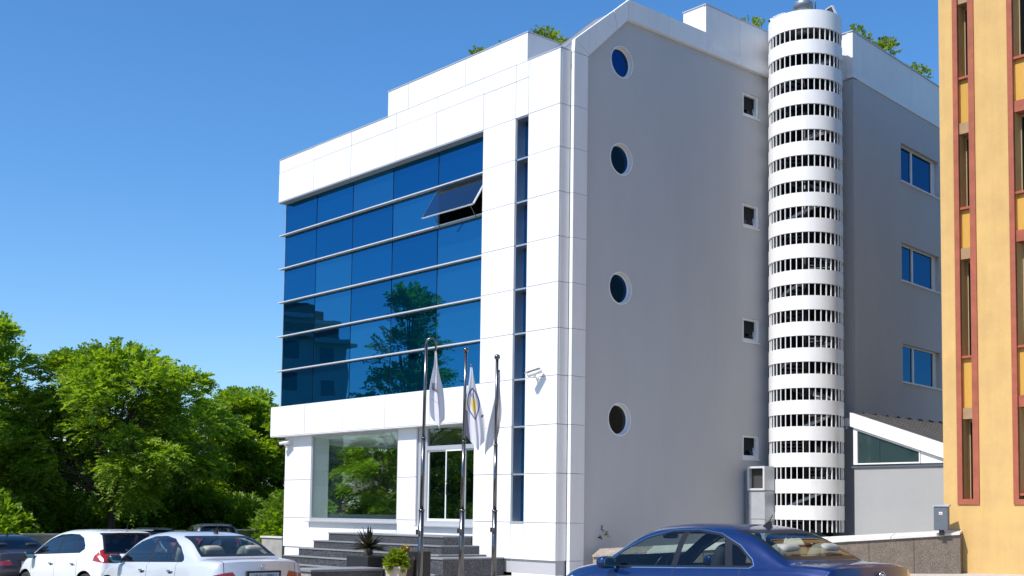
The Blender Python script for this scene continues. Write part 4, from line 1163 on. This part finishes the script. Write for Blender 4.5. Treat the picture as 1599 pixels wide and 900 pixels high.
    MB().blob((X(S['ws_t'] + .12), 0, 1.29 * hz), (.03, .125, .035), .5).tube([(X(S['ws_t'] + .14), 0, 1.3 * hz), (X(S['ws_t'] + .12), 0, 1.38 * hz)], .01, 6).build('inner_mirror', 'trim_black', root)
    if S['trunk']:
        MB().box(X(.68), X(1.18), -.66, .66, .915, .935).build('parcel_shelf', rear_seat or seat, root)
        MB().blob((X(.92), .0, .96), (.06, .16, .03), .5).build('brake_lamp', 'tail_red', root)
    else:
        MB().box(X(.3), X(.95), -.62, .62, .96, .975).build('parcel_shelf', 'seat_dark', root)
    # outside fittings
    for sgn in (1, -1):
        mx_ = X(S['mirror'])
        mo = MB().blob((mx_ + .02, sgn * .955, .975), (.075, .115, .075), .62).tube([(mx_ + .03, sgn * .82, .93), (mx_ + .03, sgn * .90, .95)], .03, 8).build('door_mirror', 'trim_black' if black_mirror else paint, root)
        MB().blob((mx_ - .052, sgn * .955, .975), (.008, .097, .06), .6).build('mirror_glass', 'mirror_face', mo)
        for k, x in enumerate((S['doors'][1] + .14, S['doors'][2] + .15)):
            wy = fwid(x) + .018
            MB().blob((X(x), sgn * (wy + .012), .805), (.085, .016, .016), .6).build('door_handle', 'chrome' if name != 'blue' else paint, root)
            MB().blob((X(x) + .01, sgn * (wy - .012), .785), (.05, .016, .03), .8).build('handle_recess', 'seam_black', root)
    xa = S['glass_t'] + .14
    za = ft(xa) * hz
    MB().prism([(X(xa) - .075, za - .012), (X(xa) + .075, za - .012), (X(xa) - .035, za + .055), (X(xa) - .06, za + .058)], -.014, .014, 'y').tube([(X(xa) - .02, 0, za + .02), (X(xa) - .09, 0, za + .13)], .006, 6).build('aerial', 'trim_black', root)
    # plate, badge, rear wiper
    zp = .725 if S['trunk'] else .73
    Mp = Matrix.Translation((X(.0) - .002, 0, zp)) @ Matrix.Rotation(R(-6), 4, 'Y')
    bx_ = MB().box(-.012, .03, -.30, .30, -.085, .085, Mp).build('plate_recess', 'seam_black', root)
    po = MB().box(-.022, -.0125, -.26, .26, -.056, .056, Mp).build('number_plate', plate, root)
    ink = MB(); rr_ = random.Random(len(name) + int(loc[0] * 7))
    yk = -.21
    while yk < .21:
        wk = rr_.uniform(.012, .03)
        ink.box(-.0245, -.0222, yk, yk + .009, -.036, .036, Mp)
        if rr_.random() < .6: ink.box(-.0245, -.0222, yk + .009, yk + wk, rr_.choice([-.036, .0, .028]), rr_.choice([.036, .008]) if False else rr_.choice([-.028, .008, .036]) , Mp)
        if rr_.random() < .5: ink.box(-.0245, -.0222, yk + wk, yk + wk + .008, -.036, .036, Mp)
        yk += wk + .022
    ink.build('plate_lettering', 'plate_ink', po)
    zb_ = .868 if S['trunk'] else .86
    Mb = Matrix.Translation((X(.0) + (.018 if S['trunk'] else .018), 0, zb_)) @ Matrix.Rotation(R(-82), 4, 'Y')
    eb = MB().tube([Mb @ Vector((.038 * math.cos(a), .045 * math.sin(a), .012)) for a in [2 * math.pi * k / 20 for k in range(21)]], .0065, 6).blob(Mb @ Vector((0, 0, .012)), (.012, .018, .02), .8, 10, 6)
    eb.build('badge', 'chrome', root)
    if not S['trunk']:
        MB().tube([(X(.10), -.05, 1.04 * hz), (X(.115), .28, 1.065 * hz)], .012, 6).blob((X(.10), -.05, 1.04 * hz), (.03, .04, .02), .7, 10, 6).build('rear_wiper', 'trim_black', root)
        MB().blob((X(.44), 0, 1.455 * hz), (.06, .5, .012), .5).build('spoiler', paint, root)
    return root

CAR_HD = (-1, .055)
make_car(SEDAN, 'blue_sedan', 'metallic blue sedan with chrome window line, nearest the camera on the right', 'paint_blue', (13.0, -9.72), (-1, .03), seat='seat_dark', chrome_line=True, rear_seat='seat_beige')
make_car(SEDAN, 'white_sedan', 'silver white sedan with red tail lights parked before the entrance steps', 'paint_silver', (3.31, -11.56), (-1, -.03), seat='seat_beige', black_mirror=True)
make_car(HATCH, 'white_hatchback', 'bright white hatchback with large red tail light behind the silver sedan', 'paint_white', (-2.60, -10.85), (-1, -.09), glassm='car_glass_dark', lights='hatch', cladding=True, black_mirror=True)
make_car(SEDAN, 'dark_sedan', 'dark plum car at the left edge of the picture, seen from behind', 'paint_plum', (-8.65, -10.82), (-1, -.06), glassm='car_glass_dark')
make_car(HATCH, 'black_hatchback', 'black car whose roof shows between the two white cars', 'paint_dark', (-17.0, -2.9), (-1, .3), glassm='car_glass_dark', lights='hatch')
make_car(HATCH, 'grey_hatchback', 'grey car whose roof shows behind the silver sedan', 'paint_grey', (-16.95, -.75), (-1, .3), glassm='car_glass_dark', lights='hatch', hscale=1.06)
# ------------------------------------------------------------------ trees and plants
leafmat('leaf_bright', (.105, .205, .018), (.255, .37, .045), (2.0, 1.9, .5))
leafmat('leaf_mid', (.085, .175, .014), (.215, .325, .030), (2.0, 1.9, .5))
leafmat('leaf_dark', (.060, .13, .014), (.15, .25, .022), (1.9, 1.9, .5))
leafmat('leaf_lime', (.13, .22, .012), (.24, .30, .02), (1.5, 1.4, .4))
leafmat('leaf_spike', (.025, .028, .018), (.07, .06, .035), (1, 1, .6))
leafmat('leaf_roof', (.09, .17, .014), (.24, .32, .04), (1.7, 1.6, .5))

def sprays(rng, P, D, length, leaf_len, leaf_w, nleaf, droop=.35):
    """numpy: at every point P a twig along D with nleaf pairs of leaflets; returns vertices and quads"""
    n = len(P)
    D = D / np.linalg.norm(D, axis=1, keepdims=True)
    up = np.tile(np.array([0., 0, 1]), (n, 1)) + rng.normal(0, .35, (n, 3))
    S = np.cross(D, up); S /= np.linalg.norm(S, axis=1, keepdims=True) + 1e-9
    U = np.cross(S, D)
    Vs = []
    ln = length * rng.uniform(.7, 1.25, n)
    for k in range(nleaf):
        t = (k + .7) / nleaf
        base = P + D * (ln * t)[:, None] - np.array([0, 0, 1.]) * (droop * ln * t * t)[:, None]
        for sd in (-1, 1):
            ang = rng.uniform(.55, 1.05, n)
            dr = D * np.cos(ang)[:, None] + S * (sd * np.sin(ang))[:, None] + U * rng.uniform(-.35, .25, n)[:, None]
            dr[:, 2] -= rng.uniform(0, .35, n)
            dr /= np.linalg.norm(dr, axis=1, keepdims=True)
            wv = np.cross(dr, U + rng.normal(0, .3, (n, 3))); wv /= np.linalg.norm(wv, axis=1, keepdims=True) + 1e-9
            l = leaf_len * rng.uniform(.7, 1.2, n) * (1 - .35 * abs(t - .45)); w = leaf_w * rng.uniform(.75, 1.2, n)
            Vs.append(np.stack([base, base + dr * (l * .45)[:, None] + wv * w[:, None], base + dr * l[:, None], base + dr * (l * .45)[:, None] - wv * w[:, None]], 1))
    V = np.concatenate(Vs, 0).reshape(-1, 3)
    F = np.arange(len(V)).reshape(-1, 4)
    return V, F

def tree_meshes(seed, H, W, base, nspray, nlobe=44, leaf=(.20, .045), spray=.62, shape='round'):
    rng = np.random.default_rng(seed); rd = random.Random(seed)
    # lobes through the crown volume
    C, Rr = [], []
    while len(C) < nlobe:
        a = rng.uniform(0, 2 * math.pi); h = rng.uniform(0, 1)
        if shape == 'round': env = math.sin(math.pi * min(1, .12 + .80 * h ** .85)) ** .6
        elif shape == 'cone': env = (1 - h) ** .8 * .95 + .05
        else: env = math.sin(math.pi * (.1 + .85 * h)) ** .5
        r = W / 2 * env * math.sqrt(rng.uniform(.12, 1)) * rng.uniform(.75, 1.08)
        z = base + (H - base) * (h * .90 + .04)
        C.append((r * math.cos(a), r * math.sin(a), z)); Rr.append(rng.uniform(.55, 1.0) * W * (.115 if shape == 'round' else .10))
    C = np.array(C); Rr = np.array(Rr)
    idx = rng.integers(0, nlobe, nspray)
    d = rng.normal(0, 1, (nspray, 3)); d[:, 2] = d[:, 2] * .8 + .25
    d /= np.linalg.norm(d, axis=1, keepdims=True)
    P = C[idx] + d * (Rr[idx] * rng.uniform(.35, 1.0, nspray))[:, None] * np.array([1.15, 1.15, .75])
    out = P - np.array([0, 0, base + (H - base) * .35]); out /= np.linalg.norm(out, axis=1, keepdims=True) + 1e-9
    D = d * .55 + out * .75; D[:, 2] = D[:, 2] * .6 + rng.normal(.02, .22, nspray) + .45 * np.clip((P[:, 2] - base) / (H - base) - .6, 0, 1)
    V, F = sprays(rng, P, D, spray, leaf[0], leaf[1], 5)
    crown = np_mesh('crown', V, F)
    tr = MB()
    top = base + (H - base) * .62
    n = 8; pts = [(math.sin(k * 1.3 + seed) * .10 * k / n * W * .1, math.cos(k * 1.7 + seed) * .10 * k / n * W * .1, top * k / n) for k in range(n + 1)]
    r0 = .026 * H
    tr.tube(pts, [r0 * (1.25 if k == 0 else 1 - .8 * k / n) for k in range(n + 1)], 10)
    for k in range(0, nlobe):
        c = C[k]; hz = max(base * .75, min(top * .95, c[2] * .62)); q = hz / top
        bx = pts[min(n, int(q * n))]
        s = Vector((bx[0], bx[1], hz)); e = Vector(c); mid = s.lerp(e, .5) + Vector((0, 0, .12 * (e - s).length))
        tr.tube([s, mid, e], [r0 * .24, r0 * .13, r0 * .04], 5, cap=False)
    return tr.mesh('trunk'), crown

def plant_tree(meshes, name, label, cat, x, y, leafm, sc=1.0, rot=0.0, group=None, zsc=None):
    t = thing(name, label, cat, (x, y, ground_z(x, y) - .05), rot, group)
    for nm, me, m in (('trunk', meshes[0], 'bark'), ('crown', meshes[1], leafm)):
        me2 = me
        if len(me.materials) and me.materials[0] != MATS[leafm if nm == 'crown' else 'bark']: me2 = me.copy(); me2.materials.clear()
        o = link(nm, me2, m, t)
    t.scale = (sc, sc, zsc or sc)
    return t
TA = tree_meshes(3, 9.7, 10.2, 2.7, 8600, 60, leaf=(.22, .052))
TB = tree_meshes(11, 9.6, 7.8, 1.0, 7400, 56, leaf=(.22, .052))
TC = tree_meshes(23, 9.2, 7.2, .7, 7400, 56, leaf=(.22, .052), shape='oval')
TD = tree_meshes(31, 14.2, 8.6, 1.6, 1500, 60, leaf=(.26, .06), spray=.8, shape='cone')
plant_tree(TA, 'broad_tree', 'broad round crowned green tree with bare trunk behind the white cars', 'tree', -33.0, 2.6, 'leaf_bright', 1.0, .4)
plant_tree(TB, 'leafy_tree', 'tall leafy tree cut by the left edge of the picture', 'tree', -35.3, -3.4, 'leaf_bright', 1.17, 1.1)
plant_tree(TC, 'leafy_tree', 'upright green tree close to the left corner of the office building', 'tree', -38.2, 12.6, 'leaf_bright', .98, .2)
plant_tree(TB, 'leafy_tree', 'dark green tree between the broad tree and the upright tree', 'tree', -37.5, 8.6, 'leaf_mid', .88, 2.6)
GT = 'trees at the back of the car park'
bk = [(-43, -7.5, TC, 1.0, 'leaf_dark', 'dark tree behind the leafy tree at the left edge'), (-42.5, -1.5, TB, .95, 'leaf_dark', 'dark tree behind the left side of the broad tree'), (-44, 4.5, TC, .95, 'leaf_dark', 'dark tree straight behind the trunk of the broad tree'),
      (-45, 10.5, TB, .9, 'leaf_dark', 'dark tree behind the right side of the broad tree'), (-45, 17, TC, .95, 'leaf_mid', 'tree right behind the upright tree by the office corner'), (-41, 20.5, TB, .85, 'leaf_mid', 'tree half hidden by the left end of the office'), (-39, 16.5, TC, .8, 'leaf_mid', 'lower tree touching the left end of the office'),
      (-35, 19.0, TC, .80, 'leaf_bright', 'sunlit tree seen through the left part of the show window'), (-33.5, 23.5, TB, .80, 'leaf_bright', 'sunlit tree seen through the right part of the show window'), (-40, 25.5, TC, .95, 'leaf_mid', 'dark tree behind the trees seen through the show window'), (-34, 28.5, TA, .85, 'leaf_mid', 'farthest tree seen through the show window')]
for i, (x, y, me, s, m, lb) in enumerate(bk):
    plant_tree(me, 'background_tree', lb, 'tree', x, y, m, s, i * 1.3, GT)
# hedge and low growth below the trees
def shrub_mesh(seed, n, size, leaf=(.11, .035), spray=.3):
    rng = np.random.default_rng(seed)
    d = rng.normal(0, 1, (n, 3)); d[:, 2] = abs(d[:, 2]); d /= np.linalg.norm(d, axis=1, keepdims=True)
    P = d * rng.uniform(.2, 1, n)[:, None] ** .6 * np.array(size); D = d + rng.normal(0, .35, (n, 3)); D[:, 2] += .25
    V, F = sprays(rng, P, D, spray, leaf[0], leaf[1], 4, .2)
    return np_mesh('foliage', V, F)
SH = [shrub_mesh(k, 1300, (2.1, 2.1, 3.0), (.22, .07), .5) for k in (1, 2)]
hd_lab = ['at the far left', 'left of the broad tree trunk', 'right of the broad tree trunk', 'below the broad tree crown on the right', 'behind the grey car', 'beside the low wall near the office', 'in front of the low wall by the office corner', 'behind the low wall at the left', 'behind the dark car', 'in the gap under the dark trees', 'behind the silver sedan roof']
for i, (x, y) in enumerate([(-32, -7.5), (-37.5, -.4), (-38.5, 4.8), (-36.5, 9.2), (-34.5, 10.5), (-33.5, 12.5), (-26.3, 8.6), (-31.2, -3.6), (-36.5, -9.5), (-38.5, 2.4), (-36.6, 7)]):
    t = thing('shrub', 'dark green shrub under the trees ' + hd_lab[i], 'shrub', (x, y, ground_z(x, y)), i * .9, 'shrubs under the trees')
    o = link('foliage', SH[i % 2], 'leaf_mid', t)
    MB().tube([(0, 0, -.1), (.05, .02, .5), (.1, 0, 1.1)], [.06, .04, .02], 6).build('stem', 'bark', t)
# garden wall at the back of the car park
gw = thing('garden_wall', 'low mossy concrete garden wall behind the parked cars', 'wall', (-27.5, 0, 0))
mat('mossy', (.22, .215, .17), .9, var=.3, scale=1.3, color2=(.08, .09, .035), bump=.4, bscale=18)
for k in range(12):
    y0 = -14 + k * 2.1; z = ground_z(-27.5, y0)
    MB().box(-.12, .12, y0 + .005, y0 + 2.095, z - .2, z + 1.26).build('wall_block', 'mossy', gw)
    MB().box(-.18, .18, y0 + .003, y0 + 2.097, z + 1.262, z + 1.33).build('coping_stone', 'concrete', gw)
lw2 = thing('side_wall_stub', 'short grey wall between the car park and the office corner', 'wall', (-20.6, 4.2, ground_z(-20.6, 4.2)))
MB().box(-1.0, .6, -.15, .15, -.2, .95).build('core', 'concrete', lw2); MB().box(-1.05, .65, -.2, .2, .952, 1.02).build('coping_stone', 'coping_stone', lw2)

# street trees and block on the far side, seen in the glass
plant_tree(TD, 'street_tree', 'tall sparse tree mirrored in the blue glass', 'tree', -26.3, -14.2, 'leaf_mid', 1.0, .5)
for i, (x, y, me, s, lb) in enumerate([(-44, -25, TB, .85, 'street tree mirrored low in the left of the glass'), (-36, -25, TA, .8, 'street tree mirrored low in the middle of the glass'), (-29, -22, TC, .72, 'street tree mirrored beside the tall sparse tree'), (-25, -30, TB, .8, 'street tree mirrored in the entrance doors')]):
    plant_tree(me, 'street_tree', lb, 'tree', x, y, 'leaf_bright', s, i * 1.7, 'trees across the street')
AP = thing('apartment_block', 'grey apartment block mirrored in the left of the blue glass', 'building', (-82.8, -38.6, 0), R(10))
mat('block_wall', (.50, .47, .44), .9, var=.1, scale=.3); mat('block_roof', (.16, .075, .05), .8, var=.2)
def block(x0, x1, y0, y1, h):
    MB().box(x0, x1, y0, y1, -1.2, h).build('wall', 'block_wall', AP)
    MB().box(x0 - 1.0, x1 + 1.0, y0 - 1.0, y1 + 1.0, h + .002, h + .35).build('eave', 'block_wall', AP)
    MB().box(x0 + .5, x1 - .5, y0 + .5, y1 - .5, h + .352, h + 1.5).build('roof', 'block_roof', AP)
block(-10, 1, -6, 6, 20.5); block(1.002, 7.5, -5, 4, 17.6)
for fl_ in range(6):
    z = 1.0 + fl_ * 2.95
    for (x, y, ww, ax) in [(-8.5, 6, 1.6, 'y'), (-5.2, 6, 2.4, 'y'), (-1.5, 6, 1.6, 'y'), (3, 4, 1.5, 'y'), (6, 4, 1.3, 'y'), (7.5, -3, 1.5, 'x'), (7.5, 1, 1.8, 'x')]:
        if ax == 'y': w = MB().box(x - ww / 2, x + ww / 2, y - .05, y + .04, z, z + 1.5)
        else: w = MB().box(x - .05, x + .04, y - ww / 2, y + ww / 2, z, z + 1.5)
        if z + 1.5 < (20.4 if x < 1 else 17.4): w.build('window', 'dark_pane', AP)
    for (x, y) in [(-5.2, 6.05), (4.5, 4.05)]:
        if z < (18 if x < 1 else 16): MB().box(x - 1.9, x + 1.9, y, y + 1.1, z - .3, z - .12).box(x - 1.9, x + 1.9, y + 1.02, y + 1.1, z - .12, z + .7).build('balcony', 'block_wall', AP)

# ------------------------------------------------------------------ potted plants
def spiky(seed, n=46, L=.62):
    rd = random.Random(seed); b = MB()
    for k in range(n):
        a = rd.uniform(0, 2 * math.pi); el = rd.uniform(.12, 1.45); l = L * rd.uniform(.75, 1.1); w = .030
        d = Vector((math.cos(a) * math.cos(el), math.sin(a) * math.cos(el), math.sin(el))); s = d.cross(Vector((0, 0, 1))).normalized()
        p = [d * (l * t) + Vector((0, 0, -.34 * l * t * t * math.cos(el))) for t in (0.04, .35, .7, 1.0)]
        ws = [w * .6, w, w * .75, .001]
        for i in range(3):
            b.face([p[i] - s * ws[i], p[i] + s * ws[i], p[i + 1] + s * ws[i + 1], p[i + 1] - s * ws[i + 1]], True)
            u_ = s.cross(d) * .55
            b.face([p[i] - u_ * ws[i], p[i] + u_ * ws[i], p[i + 1] + u_ * ws[i + 1], p[i + 1] - u_ * ws[i + 1]], True)
    return b
gzp = ground_z(-1.8, -4.5)
pp = thing('spiky_potted_plant', 'dark spiky leaved plant in a tall black square pot by the steps', 'potted plant', (-1.8, -4.45, gzp), R(10))
MB().prism([(-.29, -.29), (.29, -.29), (.29, .29), (-.29, .29)], .0, .42, 'z').build('pot_foot', 'black_plastic', pp)
MB().box(-.36, .36, -.36, .36, .421, .73).build('pot', mat('pot_black', (.018, .018, .02), .45, var=.2, scale=10), pp, .015)
MB().box(-.31, .31, -.31, .31, .731, .735).build('soil', 'soil', pp)
MB().tube([(0, 0, .7), (.02, 0, .82), (.0, .02, .92)], [.09, .11, .07], 10).build('stem', 'bark', pp)
sk = spiky(4, 60, .60).build('foliage', 'leaf_spike', pp); sk.location = (0, 0, .88)
def tapered_pot(b, r0, r1, h, rim=.03):
    b.prism([(-r0, -r0), (r0, -r0), (r0, r0), (-r0, r0)], 0, .02, 'z')
    P0 = [(-r0, -r0, .02), (r0, -r0, .02), (r0, r0, .02), (-r0, r0, .02)]; P1 = [(-r1, -r1, h), (r1, -r1, h), (r1, r1, h), (-r1, r1, h)]
    for i in range(4): j = (i + 1) % 4; b.face([P0[i], P0[j], P1[j], P1[i]])
    b.box(-r1 - rim, r1 + rim, -r1 - rim, r1 + rim, h, h + .055); return b
bp_ = thing('beige_potted_shrub', 'yellow green shrub in a beige tapered square pot beside the flagpole', 'potted plant', (-.1, -4.85, ground_z(-.1, -4.85)), R(24))
tapered_pot(MB(), .13, .185, .47).build('pot', mat('pot_beige', (.46, .38, .29), .8, var=.12, scale=6, bump=.2), bp_)
o = link('foliage', shrub_mesh(8, 240, (.20, .20, .34), (.10, .028), .12), 'leaf_lime', bp_); o.location = (0, 0, .5)
MB().tube([(0, 0, .45), (.02, 0, .65)], .02, 6).build('stem', 'bark', bp_)
sp_ = thing('small_potted_plant', 'small yellowish plant in a dark brown round pot behind the beige pot', 'potted plant', (-1.0, -3.98, ground_z(-1, -4)), 0)
MB().lathe([(0, 0), (.20, 0), (.24, .62), (.27, .62), (.27, .70), (.23, .70), (.22, .66), (0, .66)], 20).build('pot', mat('pot_brown', (.045, .028, .022), .5, var=.2), sp_)
MB().lathe([(0, .66), (.09, .66), (.10, .78), (.08, .80), (0, .80)], 14).build('inner_pot', 'pot_brown', sp_)
o = link('foliage', shrub_mesh(12, 60, (.07, .07, .14), (.07, .03), .06), mat('leaf_ochre', (.42, .30, .04), .6, var=.3, scale=20), sp_); o.location = (0, 0, .79)
db = thing('dark_planter_box', 'plain black square planter box between the spiky plant and the brown pot', 'planter', (-1.15, -3.45, ground_z(-1.1, -3.4)))
MB().box(-.22, .22, -.22, .22, 0, .80).build('box', 'pot_black', db, .012); MB().box(-.19, .19, -.19, .19, .801, .806).build('soil', 'soil', db)

# roof plants
RS = [shrub_mesh(k, 62, (.55, .55, .66), (.15, .05), .30) for k in (41, 42, 43)]
rp = [(-2.15, 1.4, 14.70, .80, 'roof shrub at the right end of the front parapet'), (-1.62, 1.45, 14.38, .62, 'lower roof shrub next to the sloping metal roof'), (-3.75, 1.2, 14.86, .45, 'small roof plant along the front parapet top'), (-4.75, 1.2, 14.90, .62, 'leftmost roof plant along the front parapet'),
      (-1.2, 9.5, 16.95, .85, 'roof shrub just left of the stair tower'), (.9, 12.4, 16.9, .80, 'roof shrub just right of the stair tower'), (.9, 13.85, 16.80, 1.0, 'large roof shrub behind the far side parapet'), (.6, 16.5, 16.75, .9, 'roof shrub close to the yellow building')]
for i, (x, y, z, s, lb) in enumerate(rp):
    t = thing('roof_shrub', lb, 'shrub', (x, y, z), i * .8, 'shrubs on the roof'); s *= .82; t.scale = (s, s, s)
    link('foliage', RS[i % 3], 'leaf_roof', t)
    MB().tube([(0, 0, -2.4), (.03, 0, -.1), (.05, .02, .3)], [.03, .025, .012], 6).build('stem', 'bark', t)

# ------------------------------------------------------------------ flagpoles and flags
def flagmat(name, kind):
    m, nt, b = _bsdf(name); N, L = nt.nodes, nt.links
    b.inputs['Roughness'].default_value = .8
    uv = N.new('ShaderNodeUVMap'); uv.uv_map = 'UVMap'
    sx = N.new('ShaderNodeSeparateXYZ'); L.new(uv.outputs[0], sx.inputs[0])
    def op(o, a, bb):
        n = N.new('ShaderNodeMath'); n.operation = o
        for i, q in enumerate((a, bb)):
            if isinstance(q, (int, float)): n.inputs[i].default_value = q
            else: L.new(q, n.inputs[i])
        return n.outputs[0]
    def disc(cu, cv, ru, rv):
        du = op('DIVIDE', op('SUBTRACT', sx.outputs[0], cu), ru); dv_ = op('DIVIDE', op('SUBTRACT', sx.outputs[1], cv), rv)
        return op('ADD', op('MULTIPLY', du, du), op('MULTIPLY', dv_, dv_))
    colr = None
    base = (.72, .72, .76, 1)
    def over(prev, mask, c):
        mx = N.new('ShaderNodeMixRGB'); L.new(mask, mx.inputs[0])
        if prev is None: mx.inputs[1].default_value = base
        else: L.new(prev, mx.inputs[1])
        mx.inputs[2].default_value = (*c, 1); return mx.outputs[0]
    def band(d, lo, hi): return op('MULTIPLY', op('GREATER_THAN', d, lo), op('LESS_THAN', d, hi))
    def rect(u0, u1, v0, v1): return op('MULTIPLY', band(sx.outputs[0], u0, u1), band(sx.outputs[1], v0, v1))
    if kind == 'ring':
        colr = over(None, band(disc(.60, .55, .40, .19), .74, 1.0), (.015, .025, .22))
        colr = over(colr, op('LESS_THAN', disc(.62, .53, .22, .115), 1.0), (.75, .55, .10))
        colr = over(colr, op('LESS_THAN', disc(.55, .64, .17, .035), 1.0), (.35, .36, .48))
        colr = over(colr, op('LESS_THAN', disc(.95, .33, .05, .016), 1.0), (.02, .02, .05))
        colr = over(colr, rect(-.1, .24, -.1, .40), (.10, .11, .19))  # shaded lower left fold, painted into the cloth colour
    elif kind == 'emblem':
        colr = over(None, rect(.25, .62, .44, .54), (.10, .10, .13))
        colr = over(colr, op('LESS_THAN', disc(.45, .52, .13, .04), 1.0), (.42, .42, .48))
        colr = over(colr, rect(.2, .8, .30, .308), (.35, .35, .42))
    else:
        colr = over(None, op('LESS_THAN', disc(.2, .34, .05, .012), 1.0), (.05, .05, .08))
        colr = over(colr, op('LESS_THAN', disc(.22, .25, .035, .01), 1.0), (.05, .05, .08))
        colr = over(colr, rect(.12, .34, .395, .402), (.3, .3, .36))
    L.new(colr, b.inputs['Base Color'])
    t = N.new('ShaderNodeBsdfTranslucent'); t.inputs[0].default_value = (.6, .6, .64, 1)
    mx = N.new('ShaderNodeMixShader'); mx.inputs[0].default_value = .22
    L.new(b.outputs[0], mx.inputs[1]); L.new(t.outputs[0], mx.inputs[2]); L.new(mx.outputs[0], N['Material Output'].inputs[0])
    MATS[name] = m
flagmat('flag_ring', 'ring'); flagmat('flag_emblem', 'emblem'); flagmat('flag_plain', 'plain')
IR = Vector((.662, .749, 0)); IN = Vector((.749, -.662, 0))       # across / towards the street corner
def flag(label, loc, material, length, wid, skew, seed, fa=1.0):
    rd = random.Random(seed); nu, nv_ = 40, 60
    V, F, UV = [], [], []
    ph = rd.uniform(0, 6)
    for j in range(nv_ + 1):
        v = j / nv_
        for i in range(nu + 1):
            u = i / nu
            w = .03 + (wid - .03) * min(1, v * 1.15) ** .8
            fold = fa * .060 * min(1, v * 2.2) * math.sin(u * 9.5 + ph + v * 1.2) + .028 * math.sin(u * 19 + v * 3 + ph * 2) * min(1, v * 3)
            across = (u - .5) * w + fa * .05 * math.sin(u * 9.5 + 1.4 + ph + v * .8) * min(1, v * 2) + skew * v ** 1.3 + .02 * math.sin(v * 7 + u * 3)
            ll = length * (1 - .26 * abs(u - (.58 if skew >= 0 else .12)) ** 1.2 * 1.5)
            z = -ll * v
            p = IR * across + IN * fold
            V.append((p.x, p.y, z)); UV.append((u, 1 - v))
    for j in range(nv_):
        for i in range(nu):
            a = j * (nu + 1) + i; F.append((a, a + nu + 1, a + nu + 2, a + 1))
    me = np_mesh('flag', np.array(V), np.array(F), True)
    uvl = me.uv_layers.new(name='UVMap')
    for lp in me.loops: uvl.data[lp.index].uv = UV[lp.vertex_index]
    f = thing('flag', label, 'flag', loc, 0, 'flags on the poles')
    link('cloth', me, material, f)
    MB().tube([(0, 0, .03), (0, 0, -.02)], .02, 8).build('clip', 'steel', f)
    return f
def flagpole(label, x, y, top, lean, finial):
    gz_ = ground_z(x, y) + .05
    p = thing('flagpole', label, 'flagpole', (x, y, gz_), 0, 'flagpoles in front of the entrance')
    p.rotation_euler = (0, 0, 0)
    h = top - gz_; d = IR * lean
    at = lambda z: (d.x * (z / h), d.y * (z / h), z)
    MB().tube([at(0), at(h * .33)], .055, 16).build('lower_tube', 'steel', p)
    MB().tube([at(h * .33), at(h * .62)], .043, 16).build('middle_tube', 'steel', p)
    MB().tube([at(h * .62), at(h)], .034, 16).build('upper_tube', 'steel', p)
    MB().tube([at(h * .33 - .02), at(h * .33 + .02)], .064, 16).build('collar', 'steel', p)
    MB().tube([at(h * .62 - .015), at(h * .62 + .015)], .05, 16).build('collar', 'steel', p)
    MB().lathe([(0, 0), (.16, 0), (.16, .02), (.07, .05), (.07, .12)], 20).build('base', 'steel', p)
    q = Vector(at(h))
    if finial == 'hook':
        b = MB(); pts = []
        for k in range(13):
            a = math.pi * k / 12
            o = IR * (.10 * (1 - math.cos(a))); pts.append(q + o + Vector((0, 0, .10 * math.sin(a) + .02)))
        pts = [q - Vector((0, 0, .05))] + pts + [pts[-1] - Vector((0, 0, .16))]
        b.tube(pts, .022, 10).build('hook', 'steel', p)
    else:
        MB().blob(tuple(q + Vector((0, 0, .05))), (.065, .065, .05 if finial == 'flat' else .065), .95, 16, 10).tube([q, q + Vector((0, 0, .04))], .03, 10).build('finial', 'steel', p)
    MB().box(-.04, .04, -.09, -.05, 1.2, 1.3).build('cleat', 'steel', p)
    return p
flagpole('tallest left flagpole with a bent hook at its top', 2.22, -5.95, 5.02, .05, 'hook')
flagpole('middle flagpole with a flat knob on top', 1.90, -4.6, 5.02, .03, 'flat')
flagpole('right flagpole with a round ball on top', 1.70, -3.5, 4.98, .01, 'ball')
flag('white flag with a grey emblem hanging from the hooked pole', (2.22 + .05 * .662 + .13, -5.95 + .05 * .749 + .15, 4.92), 'flag_emblem', 1.68, .30, .06, 3, .7)
flag('white flag with a blue ring and yellow emblem on the middle pole', (1.90 + .10, -4.6 + .115, 4.72), 'flag_ring', 1.85, .46, .12, 8, .45)
flag('plain white flag hanging behind the right pole', (1.70 - .02, -3.5 + .09, 4.72), 'flag_plain', 1.9, .42, -.14, 15, .8)
